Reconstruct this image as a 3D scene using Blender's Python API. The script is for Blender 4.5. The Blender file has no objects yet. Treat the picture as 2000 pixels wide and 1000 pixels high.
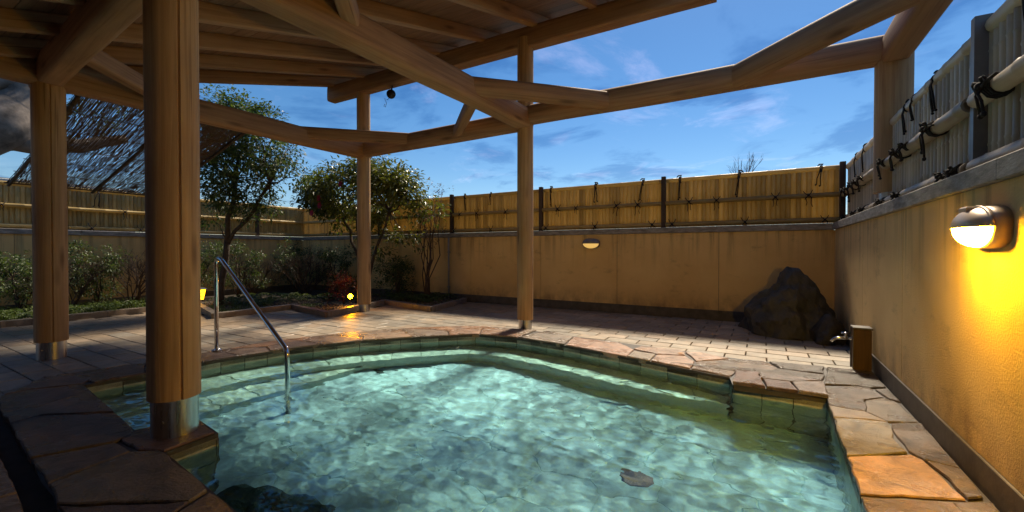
import bpy, bmesh, math, random
from mathutils import Vector, Matrix, noise, geometry
R = math.radians
random.seed(7)
sc = bpy.context.scene
C = sc.collection

# ------------------------------------------------------------------ camera
cam = bpy.data.objects.new('camera', bpy.data.cameras.new('camera'))
C.objects.link(cam); sc.camera = cam
cam.location = (0, 0, 1.3)
cam.rotation_euler = (R(90 - 0.69), 0, R(30.4))
cam.data.sensor_width = 36; cam.data.lens = 15.01
cam.data.clip_start = 0.02; cam.data.clip_end = 3000

# ------------------------------------------------------------------ sky and sun
SUN_AZ, SUN_EL = 92.0, 51.0          # azimuth counted from +X towards +Y
world = bpy.data.worlds.new('World'); sc.world = world; world.use_nodes = True
wt = world.node_tree; wn = wt.nodes; wl = wt.links
bg = wn['Background']; bg.inputs[1].default_value = 0.05
sky = wn.new('ShaderNodeTexSky'); sky.sky_type = 'NISHITA'; sky.sun_disc = False
sky.sun_elevation = R(SUN_EL); sky.sun_rotation = R(90 - SUN_AZ)
sky.air_density = 1.0; sky.dust_density = 0.15; sky.ozone_density = 3.0
tc = wn.new('ShaderNodeTexCoord')
sep = wn.new('ShaderNodeSeparateXYZ'); wl.new(tc.outputs['Generated'], sep.inputs[0])
def wmath(op, a, b=None, clamp=False):
    n = wn.new('ShaderNodeMath'); n.operation = op; n.use_clamp = clamp
    for i, v in enumerate((a, b)):
        if v is None: continue
        if isinstance(v, (int, float)): n.inputs[i].default_value = v
        else: wl.new(v, n.inputs[i])
    return n.outputs[0]
zz = wmath('MAXIMUM', wmath('ADD', sep.outputs[2], 0.12), 0.06)
cmb = wn.new('ShaderNodeCombineXYZ')
wl.new(wmath('DIVIDE', sep.outputs[0], zz), cmb.inputs[0]); wl.new(wmath('DIVIDE', sep.outputs[1], zz), cmb.inputs[1])
def wnoise(scale, detail, rough, off, dist=0.0):
    mp = wn.new('ShaderNodeMapping'); mp.inputs['Location'].default_value = off
    wl.new(cmb.outputs[0], mp.inputs[0])
    n = wn.new('ShaderNodeTexNoise'); n.inputs['Scale'].default_value = scale; n.inputs['Detail'].default_value = detail
    n.inputs['Roughness'].default_value = rough; n.inputs['Distortion'].default_value = dist
    wl.new(mp.outputs[0], n.inputs['Vector']); return n.outputs['Fac']
def wramp(src, a, b):
    n = wn.new('ShaderNodeMapRange'); n.interpolation_type = 'SMOOTHSTEP'
    n.inputs['From Min'].default_value = a; n.inputs['From Max'].default_value = b
    wl.new(src, n.inputs['Value']); return n.outputs[0]
def wmix(kind, fac, a, b):
    n = wn.new('ShaderNodeMix'); n.data_type = 'RGBA'; n.blend_type = kind
    for i, v in ((0, fac), (6, a), (7, b)):
        if isinstance(v, (int, float)): n.inputs[i].default_value = v
        elif isinstance(v, tuple): n.inputs[i].default_value = v
        else: wl.new(v, n.inputs[i])
    return n.outputs[2]
heavy = wramp(wnoise(1.5, 7, 0.58, (3.3, 1.7, 0), 0.4), 0.50, 0.62)
wisp = wramp(wnoise(2.3, 8, 0.62, (7.7, -2.1, 4), 0.6), 0.54, 0.74)
col = wmix('MULTIPLY', wmath('MULTIPLY', heavy, 0.8), sky.outputs[0], (0.66, 0.68, 0.76, 1))
col = wmix('ADD', wmath('MULTIPLY', wisp, 0.6), col, (2.3, 1.7, 1.7, 1))
hs = wn.new('ShaderNodeHueSaturation'); hs.inputs['Saturation'].default_value = 1.28
wl.new(col, hs.inputs['Color']); wl.new(hs.outputs[0], bg.inputs[0])

sun_l = bpy.data.lights.new('sun', 'SUN'); sun_l.energy = 3.0; sun_l.angle = R(8.0); sun_l.color = (1.0, 0.86, 0.66)
sun_l.cycles.is_caustics_light = True
sun = bpy.data.objects.new('sun', sun_l); C.objects.link(sun)
sd = Vector((math.cos(R(SUN_EL)) * math.cos(R(SUN_AZ)), math.cos(R(SUN_EL)) * math.sin(R(SUN_AZ)), math.sin(R(SUN_EL))))
sun.rotation_euler = (-sd).to_track_quat('-Z', 'Y').to_euler(); sun.location = sd * 40

sc.view_settings.view_transform = 'Standard'; sc.view_settings.look = 'None'
sc.view_settings.exposure = 1.2; sc.view_settings.gamma = 1.0
sc.cycles.use_denoising = True
sc.cycles.caustics_refractive = True; sc.cycles.caustics_reflective = False
sc.cycles.max_bounces = 8; sc.cycles.transparent_max_bounces = 8; sc.cycles.sample_clamp_indirect = 6.0

# ------------------------------------------------------------------ materials
def new_mat(name):
    m = bpy.data.materials.new(name); m.use_nodes = True
    return m, m.node_tree.nodes, m.node_tree.links, m.node_tree.nodes['Principled BSDF']
def coords(N, L, scale, off=(0, 0, 0), kind='Object'):
    t = N.new('ShaderNodeTexCoord'); mp = N.new('ShaderNodeMapping')
    mp.inputs['Scale'].default_value = scale; mp.inputs['Location'].default_value = off
    L.new(t.outputs[kind], mp.inputs[0]); return mp.outputs[0]
def nz(N, L, vec, scale, detail=5, rough=0.55, dist=0.0):
    n = N.new('ShaderNodeTexNoise'); n.inputs['Scale'].default_value = scale; n.inputs['Detail'].default_value = detail
    n.inputs['Roughness'].default_value = rough; n.inputs['Distortion'].default_value = dist
    L.new(vec, n.inputs['Vector']); return n.outputs['Fac']
def ramp(N, L, src, stops):
    n = N.new('ShaderNodeValToRGB'); e = n.color_ramp.elements
    while len(e) < len(stops): e.new(0.5)
    for k, (p, c) in enumerate(stops):
        e[k].position = p; e[k].color = (*c, 1) if len(c) == 3 else c
    L.new(src, n.inputs[0]); return n.outputs[0]
def mr(N, L, src, a, b, c, d):
    n = N.new('ShaderNodeMapRange')
    for k, v in zip(('From Min', 'From Max', 'To Min', 'To Max'), (a, b, c, d)): n.inputs[k].default_value = v
    L.new(src, n.inputs['Value']); return n.outputs[0]
def mix(N, L, kind, fac, a, b):
    n = N.new('ShaderNodeMix'); n.data_type = 'RGBA'; n.blend_type = kind
    for i, v in ((0, fac), (6, a), (7, b)):
        if isinstance(v, (int, float)): n.inputs[i].default_value = v
        elif isinstance(v, tuple): n.inputs[i].default_value = (*v, 1) if len(v) == 3 else v
        else: L.new(v, n.inputs[i])
    return n.outputs[2]
def bump(N, L, b, src, strength, dist):
    n = N.new('ShaderNodeBump'); n.inputs['Strength'].default_value = strength; n.inputs['Distance'].default_value = dist
    L.new(src, n.inputs['Height']); L.new(n.outputs[0], b.inputs['Normal'])
def objcol(N):
    return N.new('ShaderNodeObjectInfo')

def m_wood(name, dark, light, rough=0.74):
    m, N, L, b = new_mat(name)
    info = objcol(N)
    v = coords(N, L, (26, 26, 0.9)); t = N.new('ShaderNodeVectorMath'); t.operation = 'ADD'
    L.new(v, t.inputs[0])
    cx = N.new('ShaderNodeCombineXYZ'); L.new(mr(N, L, info.outputs['Random'], 0, 1, 0, 40), cx.inputs[0]); L.new(cx.outputs[0], t.inputs[1])
    g = nz(N, L, t.outputs[0], 1.0, 6, 0.6, 0.5)
    base = ramp(N, L, g, [(0.28, dark), (0.50, tuple((a * .4 + c * .6) for a, c in zip(dark, light))), (0.72, light)])
    big = nz(N, L, coords(N, L, (1.2, 1.2, 0.5)), 2.0, 3)
    base = mix(N, L, 'MULTIPLY', 0.6, base, ramp(N, L, big, [(0.3, (0.55, 0.52, 0.5)), (0.7, (1, 1, 1))]))
    kn = N.new('ShaderNodeTexVoronoi'); kn.inputs['Scale'].default_value = 1.0; L.new(coords(N, L, (5, 5, 1.1)), kn.inputs['Vector'])
    base = mix(N, L, 'MULTIPLY', mr(N, L, kn.outputs['Distance'], 0.06, 0.20, 0.75, 0.0), base, (0.30, 0.24, 0.20))
    crk = nz(N, L, coords(N, L, (38, 38, 0.55), (3, 9, 0)), 1.0, 2, 0.4)
    base = mix(N, L, 'MULTIPLY', mr(N, L, crk, 0.70, 0.74, 0.0, 0.55), base, (0.25, 0.2, 0.17))
    L.new(base, b.inputs['Base Color']); b.inputs['Roughness'].default_value = rough
    bump(N, L, b, g, 0.25, 0.01); return m
M = {}
M['cedar'] = m_wood('cedar_wood', (0.32, 0.185, 0.085), (0.60, 0.385, 0.19))
M['timber'] = m_wood('roof_timber', (0.25, 0.138, 0.070), (0.47, 0.275, 0.145))
M['board'] = m_wood('roof_board', (0.15, 0.078, 0.042), (0.29, 0.16, 0.088))
M['dark_wood'] = m_wood('dark_fence_post', (0.035, 0.022, 0.014), (0.10, 0.062, 0.036))

def m_steel():
    m, N, L, b = new_mat('brushed_steel')
    g = nz(N, L, coords(N, L, (14, 14, 0.6)), 2.0, 3)
    L.new(ramp(N, L, g, [(0.3, (0.40, 0.37, 0.35)), (0.7, (0.62, 0.60, 0.58))]), b.inputs['Base Color'])
    b.inputs['Metallic'].default_value = 1.0; L.new(mr(N, L, g, 0.3, 0.7, 0.22, 0.4), b.inputs['Roughness']); return m
M['steel'] = m_steel()
def m_plain(name, c, rough=0.6, metal=0.0, scale=12, var=0.35, bs=0.0):
    m, N, L, b = new_mat(name)
    g = nz(N, L, coords(N, L, (1, 1, 1)), scale, 6, 0.6)
    L.new(ramp(N, L, g, [(0.28, tuple(x * (1 - var) for x in c)), (0.72, tuple(min(1, x * (1 + var * 0.6)) for x in c))]), b.inputs['Base Color'])
    b.inputs['Roughness'].default_value = rough; b.inputs['Metallic'].default_value = metal
    if bs: bump(N, L, b, g, bs, 0.02)
    return m
M['chrome'] = m_plain('chrome', (0.75, 0.74, 0.72), 0.12, 1.0, 4, 0.06)
M['rope'] = m_plain('black_hemp_rope', (0.022, 0.017, 0.014), 0.9, 0, 60, 0.4)
M['plinth'] = m_plain('plinth_concrete', (0.085, 0.072, 0.058), 0.55, 0, 7, 0.5, 0.2)
M['black_metal'] = m_plain('black_metal', (0.02, 0.02, 0.022), 0.45, 0.3, 10, 0.2)
M['grey_metal'] = m_plain('grey_painted_metal', (0.22, 0.20, 0.18), 0.45, 0.2, 10, 0.15)
M['white_wall'] = m_plain('white_render', (0.62, 0.64, 0.66), 0.8, 0, 3, 0.12)
M['soil'] = m_plain('garden_soil', (0.045, 0.032, 0.021), 0.95, 0, 9, 0.6, 0.6)
M['ground'] = m_plain('mortar_bed', (0.060, 0.050, 0.040), 0.9, 0, 8, 0.4, 0.3)
M['mortar'] = m_plain('rim_mortar', (0.042, 0.033, 0.026), 0.6, 0, 14, 0.4, 0.3)
M['bark'] = m_plain('bark', (0.075, 0.055, 0.040), 0.9, 0, 14, 0.55, 0.7)
M['old_bark'] = m_plain('old_pale_bark', (0.19, 0.155, 0.13), 0.9, 0, 2.6, 0.75, 1.0)
M['twig'] = m_plain('bare_twig', (0.07, 0.045, 0.033), 0.9, 0, 20, 0.3)
M['box_wood'] = m_wood('tap_post_wood', (0.05, 0.026, 0.010), (0.13, 0.068, 0.026))
M['reed'] = m_plain('reed', (0.10, 0.062, 0.034), 0.85, 0, 30, 0.4)
M['drain'] = m_plain('pale_pipe', (0.33, 0.29, 0.22), 0.5, 0, 10, 0.15)
M['petal'] = m_plain('magenta_petal', (0.42, 0.012, 0.085), 0.55, 0, 20, 0.25)

def m_bamboo(name, a, b_, weather, glow):
    m, N, L, b = new_mat(name)
    info = objcol(N)
    g = nz(N, L, coords(N, L, (30, 30, 3)), 1.0, 5)
    c = ramp(N, L, g, [(0.3, a), (0.7, b_)])
    c = mix(N, L, 'MULTIPLY', 1.0, c, ramp(N, L, info.outputs['Random'], [(0.0, (0.66, 0.63, 0.58)), (0.5, (0.92, 0.90, 0.86)), (1.0, (1.08, 1.07, 1.05))]))
    st = nz(N, L, coords(N, L, (2.5, 2.5, 1.4)), 3.0, 4)
    c = mix(N, L, 'MIX', mr(N, L, st, 0.55, 0.8, 0.0, 0.55), c, weather)
    L.new(c, b.inputs['Base Color']); b.inputs['Roughness'].default_value = 0.42
    # thin hollow culms let some of the light behind them through
    tr = N.new('ShaderNodeBsdfTranslucent'); L.new(c, tr.inputs[0]); ms = N.new('ShaderNodeMixShader'); ms.inputs[0].default_value = glow
    L.new(b.outputs[0], ms.inputs[1]); L.new(tr.outputs[0], ms.inputs[2]); L.new(ms.outputs[0], N['Material Output'].inputs[0]); return m
M['bamboo_pale'] = m_bamboo('bamboo_weathered', (0.60, 0.51, 0.38), (0.76, 0.67, 0.52), (0.46, 0.39, 0.30), 0.3)
M['bamboo_ochre'] = m_bamboo('bamboo_ochre', (0.58, 0.43, 0.17), (0.74, 0.58, 0.26), (0.44, 0.33, 0.15), 0.42)

def m_stucco():
    m, N, L, b = new_mat('ochre_stucco')
    big = nz(N, L, coords(N, L, (1, 1, 1)), 0.9, 5, 0.6)
    c = ramp(N, L, big, [(0.3, (0.64, 0.42, 0.165)), (0.7, (0.78, 0.55, 0.235))])
    # rain streaks running down from the coping
    st = nz(N, L, coords(N, L, (5.5, 5.5, 0.28)), 1.6, 6, 0.65)
    t = N.new('ShaderNodeTexCoord'); s = N.new('ShaderNodeSeparateXYZ'); L.new(t.outputs['Object'], s.inputs[0])
    hi = mr(N, L, s.outputs[2], 0.9, 1.75, 0.0, 1.0)
    mm = N.new('ShaderNodeMath'); mm.operation = 'MULTIPLY'; mm.use_clamp = True
    L.new(mr(N, L, st, 0.49, 0.70, 0.0, 0.8), mm.inputs[0]); L.new(hi, mm.inputs[1])
    c = mix(N, L, 'MIX', mm.outputs[0], c, (0.12, 0.072, 0.032))
    blot = nz(N, L, coords(N, L, (1.2, 1.2, 2.2), (5, 3, 1)), 2.2, 6, 0.7)
    c = mix(N, L, 'MIX', mr(N, L, blot, 0.58, 0.76, 0.0, 0.5), c, (0.19, 0.115, 0.055))
    low = N.new('ShaderNodeMath'); low.operation = 'MULTIPLY'; low.use_clamp = True
    L.new(mr(N, L, s.outputs[2], 0.19, 0.55, 0.8, 0.0), low.inputs[0]); L.new(mr(N, L, nz(N, L, coords(N, L, (2.5, 2.5, 1.5)), 2.0, 6, 0.7), 0.35, 0.7, 0.0, 1.0), low.inputs[1])
    c = mix(N, L, 'MIX', low.outputs[0], c, (0.17, 0.11, 0.06))
    L.new(c, b.inputs['Base Color']); b.inputs['Roughness'].default_value = 0.85
    fine = nz(N, L, coords(N, L, (1, 1, 1)), 75, 4, 0.7); bump(N, L, b, fine, 0.55, 0.012); return m
M['stucco'] = m_stucco()
def m_cap():
    m, N, L, b = new_mat('coping_concrete')
    g = nz(N, L, coords(N, L, (1.5, 1.5, 6)), 4, 7, 0.7)
    L.new(ramp(N, L, g, [(0.3, (0.10, 0.09, 0.078)), (0.55, (0.27, 0.25, 0.225)), (0.75, (0.42, 0.40, 0.37))]), b.inputs['Base Color'])
    b.inputs['Roughness'].default_value = 0.85; bump(N, L, b, g, 0.3, 0.02); return m
M['cap'] = m_cap()
def m_stone(name, rmin, rmax, scale, blotch, bs):
    m, N, L, b = new_mat(name)
    info = objcol(N)
    v = coords(N, L, (1, 1, 1))
    t = N.new('ShaderNodeVectorMath'); t.operation = 'ADD'; L.new(v, t.inputs[0])
    cx = N.new('ShaderNodeCombineXYZ'); L.new(mr(N, L, info.outputs['Random'], 0, 1, 0, 60), cx.inputs[2]); L.new(cx.outputs[0], t.inputs[1])
    g = nz(N, L, t.outputs[0], scale, 8, 0.68, 0.6)
    g2 = nz(N, L, t.outputs[0], scale * 9, 4, 0.7)
    k = ramp(N, L, g, [(0.28, tuple([1 - blotch] * 3)), (0.5, (0.95, 0.95, 0.95)), (0.72, (1 + blotch * 0.8, 1 + blotch * 0.65, 1 + blotch * 0.5))])
    c = mix(N, L, 'MULTIPLY', 1.0, info.outputs['Color'], k)
    c = mix(N, L, 'MULTIPLY', 0.5, c, ramp(N, L, g2, [(0.3, (0.6, 0.58, 0.56)), (0.7, (1.2, 1.2, 1.2))]))
    L.new(c, b.inputs['Base Color'])
    wet = nz(N, L, coords(N, L, (1, 1, 1), (1, 8, 2)), 1.7, 4)
    L.new(mr(N, L, wet, 0.38, 0.62, rmin, rmax), b.inputs['Roughness'])
    ad = N.new('ShaderNodeMath'); ad.operation = 'MULTIPLY_ADD'; ad.inputs[1].default_value = 0.35
    L.new(g2, ad.inputs[0]); L.new(g, ad.inputs[2]); bump(N, L, b, ad.outputs[0], bs, 0.03); return m
M['flag'] = m_stone('wet_flagstone', 0.16, 0.45, 6, 0.7, 0.85)
M['paver'] = m_stone('stone_paver', 0.34, 0.6, 6, 0.4, 0.22)
M['tile'] = m_stone('pool_tile', 0.2, 0.4, 7, 0.3, 0.1)
M['pool_floor'] = m_stone('pool_floor_stone', 0.5, 0.7, 2.6, 0.32, 0.15)
M['rock'] = m_stone('dark_boulder', 0.5, 0.8, 4.5, 0.6, 0.9)
M['pebble'] = m_plain('pebbles', (0.17, 0.14, 0.105), 0.8, 0, 35, 0.6)

def m_leaf(name, stops, trans=0.3, rough=0.5):
    m, N, L, b = new_mat(name)
    geo = N.new('ShaderNodeNewGeometry')
    c = ramp(N, L, geo.outputs['Random Per Island'], stops)
    L.new(c, b.inputs['Base Color']); b.inputs['Roughness'].default_value = rough
    tr = N.new('ShaderNodeBsdfTranslucent'); L.new(mix(N, L, 'MULTIPLY', 1.0, c, (1.5, 1.6, 0.7)), tr.inputs[0])
    ms = N.new('ShaderNodeMixShader'); ms.inputs[0].default_value = trans
    L.new(b.outputs[0], ms.inputs[1]); L.new(tr.outputs[0], ms.inputs[2])
    L.new(ms.outputs[0], N['Material Output'].inputs[0]); return m
M['leaf_dark'] = m_leaf('evergreen_leaf', [(0, (0.030, 0.055, 0.020)), (0.6, (0.065, 0.10, 0.030)), (1, (0.12, 0.155, 0.045))])
M['leaf_olive'] = m_leaf('camellia_leaf', [(0, (0.045, 0.062, 0.016)), (0.6, (0.115, 0.130, 0.026)), (1, (0.20, 0.185, 0.045))], 0.3, 0.35)
M['leaf_red'] = m_leaf('red_leaf', [(0, (0.16, 0.012, 0.012)), (0.6, (0.26, 0.035, 0.016)), (1, (0.22, 0.12, 0.03))])
M['leaf_rust'] = m_leaf('rusty_leaf', [(0, (0.10, 0.035, 0.016)), (0.6, (0.14, 0.075, 0.022)), (1, (0.10, 0.11, 0.03))])
M['grass'] = m_leaf('grass_blade', [(0, (0.035, 0.060, 0.014)), (0.6, (0.075, 0.115, 0.022)), (1, (0.14, 0.165, 0.04))])

def m_emit(name, c, s):
    m, N, L, b = new_mat(name)
    b.inputs['Base Color'].default_value = (0.8, 0.7, 0.5, 1)
    b.inputs['Emission Color'].default_value = (*c, 1); b.inputs['Emission Strength'].default_value = s; return m
M['lamp_hot'] = m_emit('lit_lamp_glass', (1.0, 0.54, 0.012), 210)
M['lamp_dim'] = m_emit('dim_lamp_glass', (1.0, 0.60, 0.14), 0.30)
M['lamp_spot'] = m_emit('lit_bulb', (1.0, 0.36, 0.001), 130)
M['lamp_lantern'] = m_emit('lit_lantern_pane', (1.0, 0.42, 0.006), 2.6)
def m_water():
    m, N, L, b = new_mat('pool_water'); N.remove(b)
    g = N.new('ShaderNodeBsdfGlass'); g.inputs['IOR'].default_value = 1.33; g.inputs['Roughness'].default_value = 0.0
    g.inputs['Color'].default_value = (0.68, 0.94, 1.0, 1)
    L.new(g.outputs[0], N['Material Output'].inputs[0]); return m
M['water'] = m_water()

# ------------------------------------------------------------------ builders
class MB:
    def __init__(s): s.v = []; s.f = []
    def add(s, vs, fs):
        o = len(s.v); s.v += [tuple(p) for p in vs]; s.f += [tuple(i + o for i in f) for f in fs]; return s
    def box(s, x0, y0, z0, x1, y1, z1, bev=0.0):
        if not bev:
            return s.add([(x0, y0, z0), (x1, y0, z0), (x1, y1, z0), (x0, y1, z0), (x0, y0, z1), (x1, y0, z1), (x1, y1, z1), (x0, y1, z1)],
                         [(3, 2, 1, 0), (4, 5, 6, 7), (0, 1, 5, 4), (1, 2, 6, 5), (2, 3, 7, 6), (3, 0, 4, 7)])
        r = []
        for (i, z) in ((bev, z0), (0, z0 + bev), (0, z1 - bev), (bev, z1)):
            r.append([(x0 + i, y0 + i, z), (x1 - i, y0 + i, z), (x1 - i, y1 - i, z), (x0 + i, y1 - i, z)])
        return s.rings(r)
    def rings(s, rs, cap=True, close=False):
        n = len(rs[0]); vs = [p for r in rs for p in r]; fs = []
        for k in range(len(rs) - 1 + (1 if close else 0)):
            a = k * n; b = ((k + 1) % len(rs)) * n
            for i in range(n): j = (i + 1) % n; fs.append((a + i, a + j, b + j, b + i))
        if cap and not close: fs.append(tuple(range(n - 1, -1, -1))); fs.append(tuple(range((len(rs) - 1) * n, len(rs) * n)))
        return s.add(vs, fs)
    def tube(s, pts, rad, n=6):
        pts = [Vector(p) for p in pts]
        if not hasattr(rad, '__len__'): rad = [rad] * len(pts)
        up = Vector((0, 0, 1)); rs = []
        d0 = (pts[1] - pts[0]).normalized(); x = d0.orthogonal().normalized()
        for k, p in enumerate(pts):
            d = (pts[min(k + 1, len(pts) - 1)] - pts[max(k - 1, 0)])
            if d.length < 1e-9: d = d0
            d = d.normalized(); x = (x - d * x.dot(d))
            x = x.normalized() if x.length > 1e-6 else d.orthogonal().normalized()
            y = d.cross(x)
            rs.append([p + (x * math.cos(2 * math.pi * i / n) + y * math.sin(2 * math.pi * i / n)) * rad[k] for i in range(n)])
        return s.rings(rs)
    def lathe(s, prof, n=20, c=(0, 0, 0)):
        return s.rings([[(c[0] + r * math.cos(2 * math.pi * i / n), c[1] + r * math.sin(2 * math.pi * i / n), c[2] + z) for i in range(n)] for r, z in prof])
    def mesh(s, name, m, smooth=False):
        me = bpy.data.meshes.new(name); me.from_pydata(s.v, [], s.f)
        if m is not None: me.materials.append(M[m] if isinstance(m, str) else m)
        if smooth: me.shade_smooth()
        me.update(); return me
    def build(s, name, m, parent=None, smooth=False, loc=(0, 0, 0), fix=False):
        me = s.mesh(name, m, smooth)
        if fix:
            bm = bmesh.new(); bm.from_mesh(me); bmesh.ops.recalc_face_normals(bm, faces=bm.faces); bm.to_mesh(me); bm.free()
        return obj(name, me, parent, loc)
def obj(name, me, parent=None, loc=(0, 0, 0), rot=(0, 0, 0)):
    o = bpy.data.objects.new(name, me); C.objects.link(o); o.parent = parent; o.location = loc; o.rotation_euler = rot; return o
def tag(o, label, cat, group=None):
    o['label'] = label; o['category'] = cat
    if group: o['group'] = group
    return o
def thing(name, label, cat, loc=(0, 0, 0), rz=0.0, group=None):
    o = bpy.data.objects.new(name, None); C.objects.link(o); o.empty_display_size = 0.1
    o.location = loc; o.rotation_euler = (0, 0, rz); return tag(o, label, cat, group)
def struct(o): o['kind'] = 'structure'; return o
def stuff(o): o['kind'] = 'stuff'; return o
def smooth_angle(o, a=40):
    me = o.data; me.shade_smooth()
    try: me.set_sharp_from_angle(angle=R(a))
    except Exception: pass
    return o

def in_poly(x, y, P):
    c = False; n = len(P); j = n - 1
    for i in range(n):
        xi, yi = P[i]; xj, yj = P[j]
        if (yi > y) != (yj > y) and x < (xj - xi) * (y - yi) / (yj - yi) + xi: c = not c
        j = i
    return c
def dist_poly(x, y, P):
    best = 1e9; p = Vector((x, y))
    for i in range(len(P)):
        a = Vector(P[i]); b = Vector(P[(i + 1) % len(P)]); d = b - a
        t = max(0, min(1, (p - a).dot(d) / max(d.length_squared, 1e-9))); best = min(best, (a + d * t - p).length)
    return best
def clip_half(P, px, py, nx, ny):
    out = []; n = len(P)
    for i in range(n):
        a = P[i]; b = P[(i + 1) % n]
        da = (a[0] - px) * nx + (a[1] - py) * ny; db = (b[0] - px) * nx + (b[1] - py) * ny
        if da <= 0: out.append(a)
        if (da < 0 < db) or (db < 0 < da):
            t = da / (da - db); out.append((a[0] + (b[0] - a[0]) * t, a[1] + (b[1] - a[1]) * t))
    return out
def voronoi(seeds, region):
    cells = []
    for i, s in enumerate(seeds):
        P = list(region)
        for j, q in enumerate(seeds):
            if i == j: continue
            nx, ny = q[0] - s[0], q[1] - s[1]
            if nx * nx + ny * ny > 9: continue
            P = clip_half(P, (s[0] + q[0]) / 2, (s[1] + q[1]) / 2, nx, ny)
            if len(P) < 3: break
        if len(P) >= 3: cells.append(P)
    return cells
def area(P): return 0.5 * sum(P[i][0] * P[(i + 1) % len(P)][1] - P[(i + 1) % len(P)][0] * P[i][1] for i in range(len(P)))
def centroid(P): return (sum(p[0] for p in P) / len(P), sum(p[1] for p in P) / len(P))
def stone_piece(P, z, th=0.05, gap=0.012, rough=0.012, parent=None, color=(0.2, 0.15, 0.1), mat='flag', name='flagstone', uneven=0.006):
    """An irregular stone slab: own outline, rounded arris, slightly uneven top."""
    if area(P) < 0: P = P[::-1]
    cx, cy = centroid(P); cells = []
    for i in range(len(P)):
        a = Vector(P[i]); b = Vector(P[(i + 1) % len(P)]); L = (b - a).length
        k = max(1, int(L / 0.09))
        for q in range(k):
            p = a.lerp(b, q / k); jr = rough if q else rough * 0.4
            cells.append(p + Vector((random.uniform(-jr, jr), random.uniform(-jr, jr))))
    c = Vector((cx, cy))
    def ring(ins, zz, wob=0):
        out = []
        for p in cells:
            d = p - c; l = max(d.length, 0.02); q = c + d * max(0.2, (l - gap - ins) / l)
            out.append((q.x, q.y, zz + (random.uniform(-wob, wob))))
        return out
    rs = [ring(0.0, z - th), ring(-0.002, z - 0.008), ring(0.005, z - 0.0005, uneven * 0.3)]
    tilt = (random.uniform(-1, 1) * uneven, random.uniform(-1, 1) * uneven)
    mid = [((p[0] + cx) / 2, (p[1] + cy) / 2, z + random.uniform(-uneven, uneven) * 0.5) for p in rs[2]]
    rs.append(mid)
    mb = MB().rings(rs, cap=True)
    mb.v = [(p[0] - cx, p[1] - cy, p[2] - z) for p in mb.v]
    o = mb.build(name, mat, parent, True, (cx, cy, z)); smooth_angle(o, 24); o.color = (*color, 1); return o

def frame_from(p, q, up=(0, 0, 1)):
    z = (Vector(q) - Vector(p)).normalized(); u = Vector(up)
    if abs(z.dot(u)) > 0.99: u = Vector((0, 1, 0))
    y = (u - z * u.dot(z)).normalized(); x = y.cross(z)
    m = Matrix((x, y, z)).transposed().to_4x4(); m.translation = Vector(p); return m
def timber(name, p, q, w, h, e=2.6, parent=None, mat='timber', n=24, wob=0.006, notch=None):
    """A log or squared beam: local Z runs along it, superellipse section with small irregularities."""
    L = (Vector(q) - Vector(p)).length; k = max(2, int(L / 0.35)); rs = []
    ph = random.uniform(0, 50)
    for s in range(k + 1):
        zz = L * s / k; r = []
        for i in range(n):
            a = 2 * math.pi * i / n; ca, sa = math.cos(a), math.sin(a)
            f = 1 + wob * 8 * (noise.noise(Vector((ca * 0.7 + ph, sa * 0.7, zz * 0.8))))
            x = 0.5 * w * math.copysign(abs(ca) ** (2 / e), ca) * f; y = 0.5 * h * math.copysign(abs(sa) ** (2 / e), sa) * f
            if notch is not None and i == notch: x *= 0.9; y *= 0.9
            r.append((x, y, zz))
        rs.append(r)
    o = MB().rings(rs).build(name, mat, parent, True); smooth_angle(o, 42)
    o.matrix_local = frame_from(p, q) if abs((Vector(q) - Vector(p)).normalized().z) < 0.99 else Matrix.Translation(Vector(p))
    return o

# ------------------------------------------------------------------ the plan
POOL = [(-5.60, 1.44), (-5.54, 2.0), (-5.52, 2.6), (-5.36, 3.33), (-4.94, 4.13), (-4.40, 4.79), (-3.80, 5.36), (-3.12, 5.46), (-2.34, 5.37),
        (-1.23, 5.10), (-0.28, 4.85), (-0.24, 4.60), (0.49, 4.54), (0.47, 3.48), (0.45, 2.71), (0.43, 0.85), (-2.26, 1.12), (-3.28, 1.22),
        (-3.31, 1.54), (-3.80, 1.60), (-3.88, 1.26)]
BED = [(-11.12, -2.0), (-11.15, 1.84), (-11.30, 3.92), (-11.05, 4.74), (-9.12, 4.20), (-9.08, 5.75), (-7.42, 5.42), (-8.0, 7.45), (-6.15, 7.05), (-6.55, 8.80)]
BEDP = BED + [(-13.3, 8.8), (-13.3, -2.0)]
WZ = -0.075; FLOOR_Z = -0.80; BENCH_Z = -0.42; STEP_Z = -0.62

# ground sheet with the pool cut out of it
hole = []
ctr = Vector((-2.5, 3.2))
for p in POOL: d = (Vector(p) - ctr).normalized(); hole.append(Vector(p) + d * 0.035)
outer = [Vector((-400, -400)), Vector((400, -400)), Vector((400, 400)), Vector((-400, 400))]
loops = [[Vector((p.x, p.y, 0)) for p in outer], [Vector((p.x, p.y, 0)) for p in hole]]
tri = geometry.tessellate_polygon(loops); flat = outer + hole
g = MB(); g.add([(p.x, p.y, -0.05) for p in flat], tri)
struct(g.build('ground', 'ground', fix=True))

# ------------------------------------------------------------------ pool
basin = struct(MB().add([(p[0], p[1], FLOOR_Z - 0.03) for p in POOL] + [(-2.5, 3.2, FLOOR_Z - 0.03)],
                        [(i, (i + 1) % len(POOL), len(POOL)) for i in range(len(POOL))]).build('pool_basin', 'tile', fix=True))
basin.cycles.is_caustics_receiver = True; basin.color = (0.66, 0.80, 0.78, 1)
def receiver(o): o.cycles.is_caustics_receiver = True; return o
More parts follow.
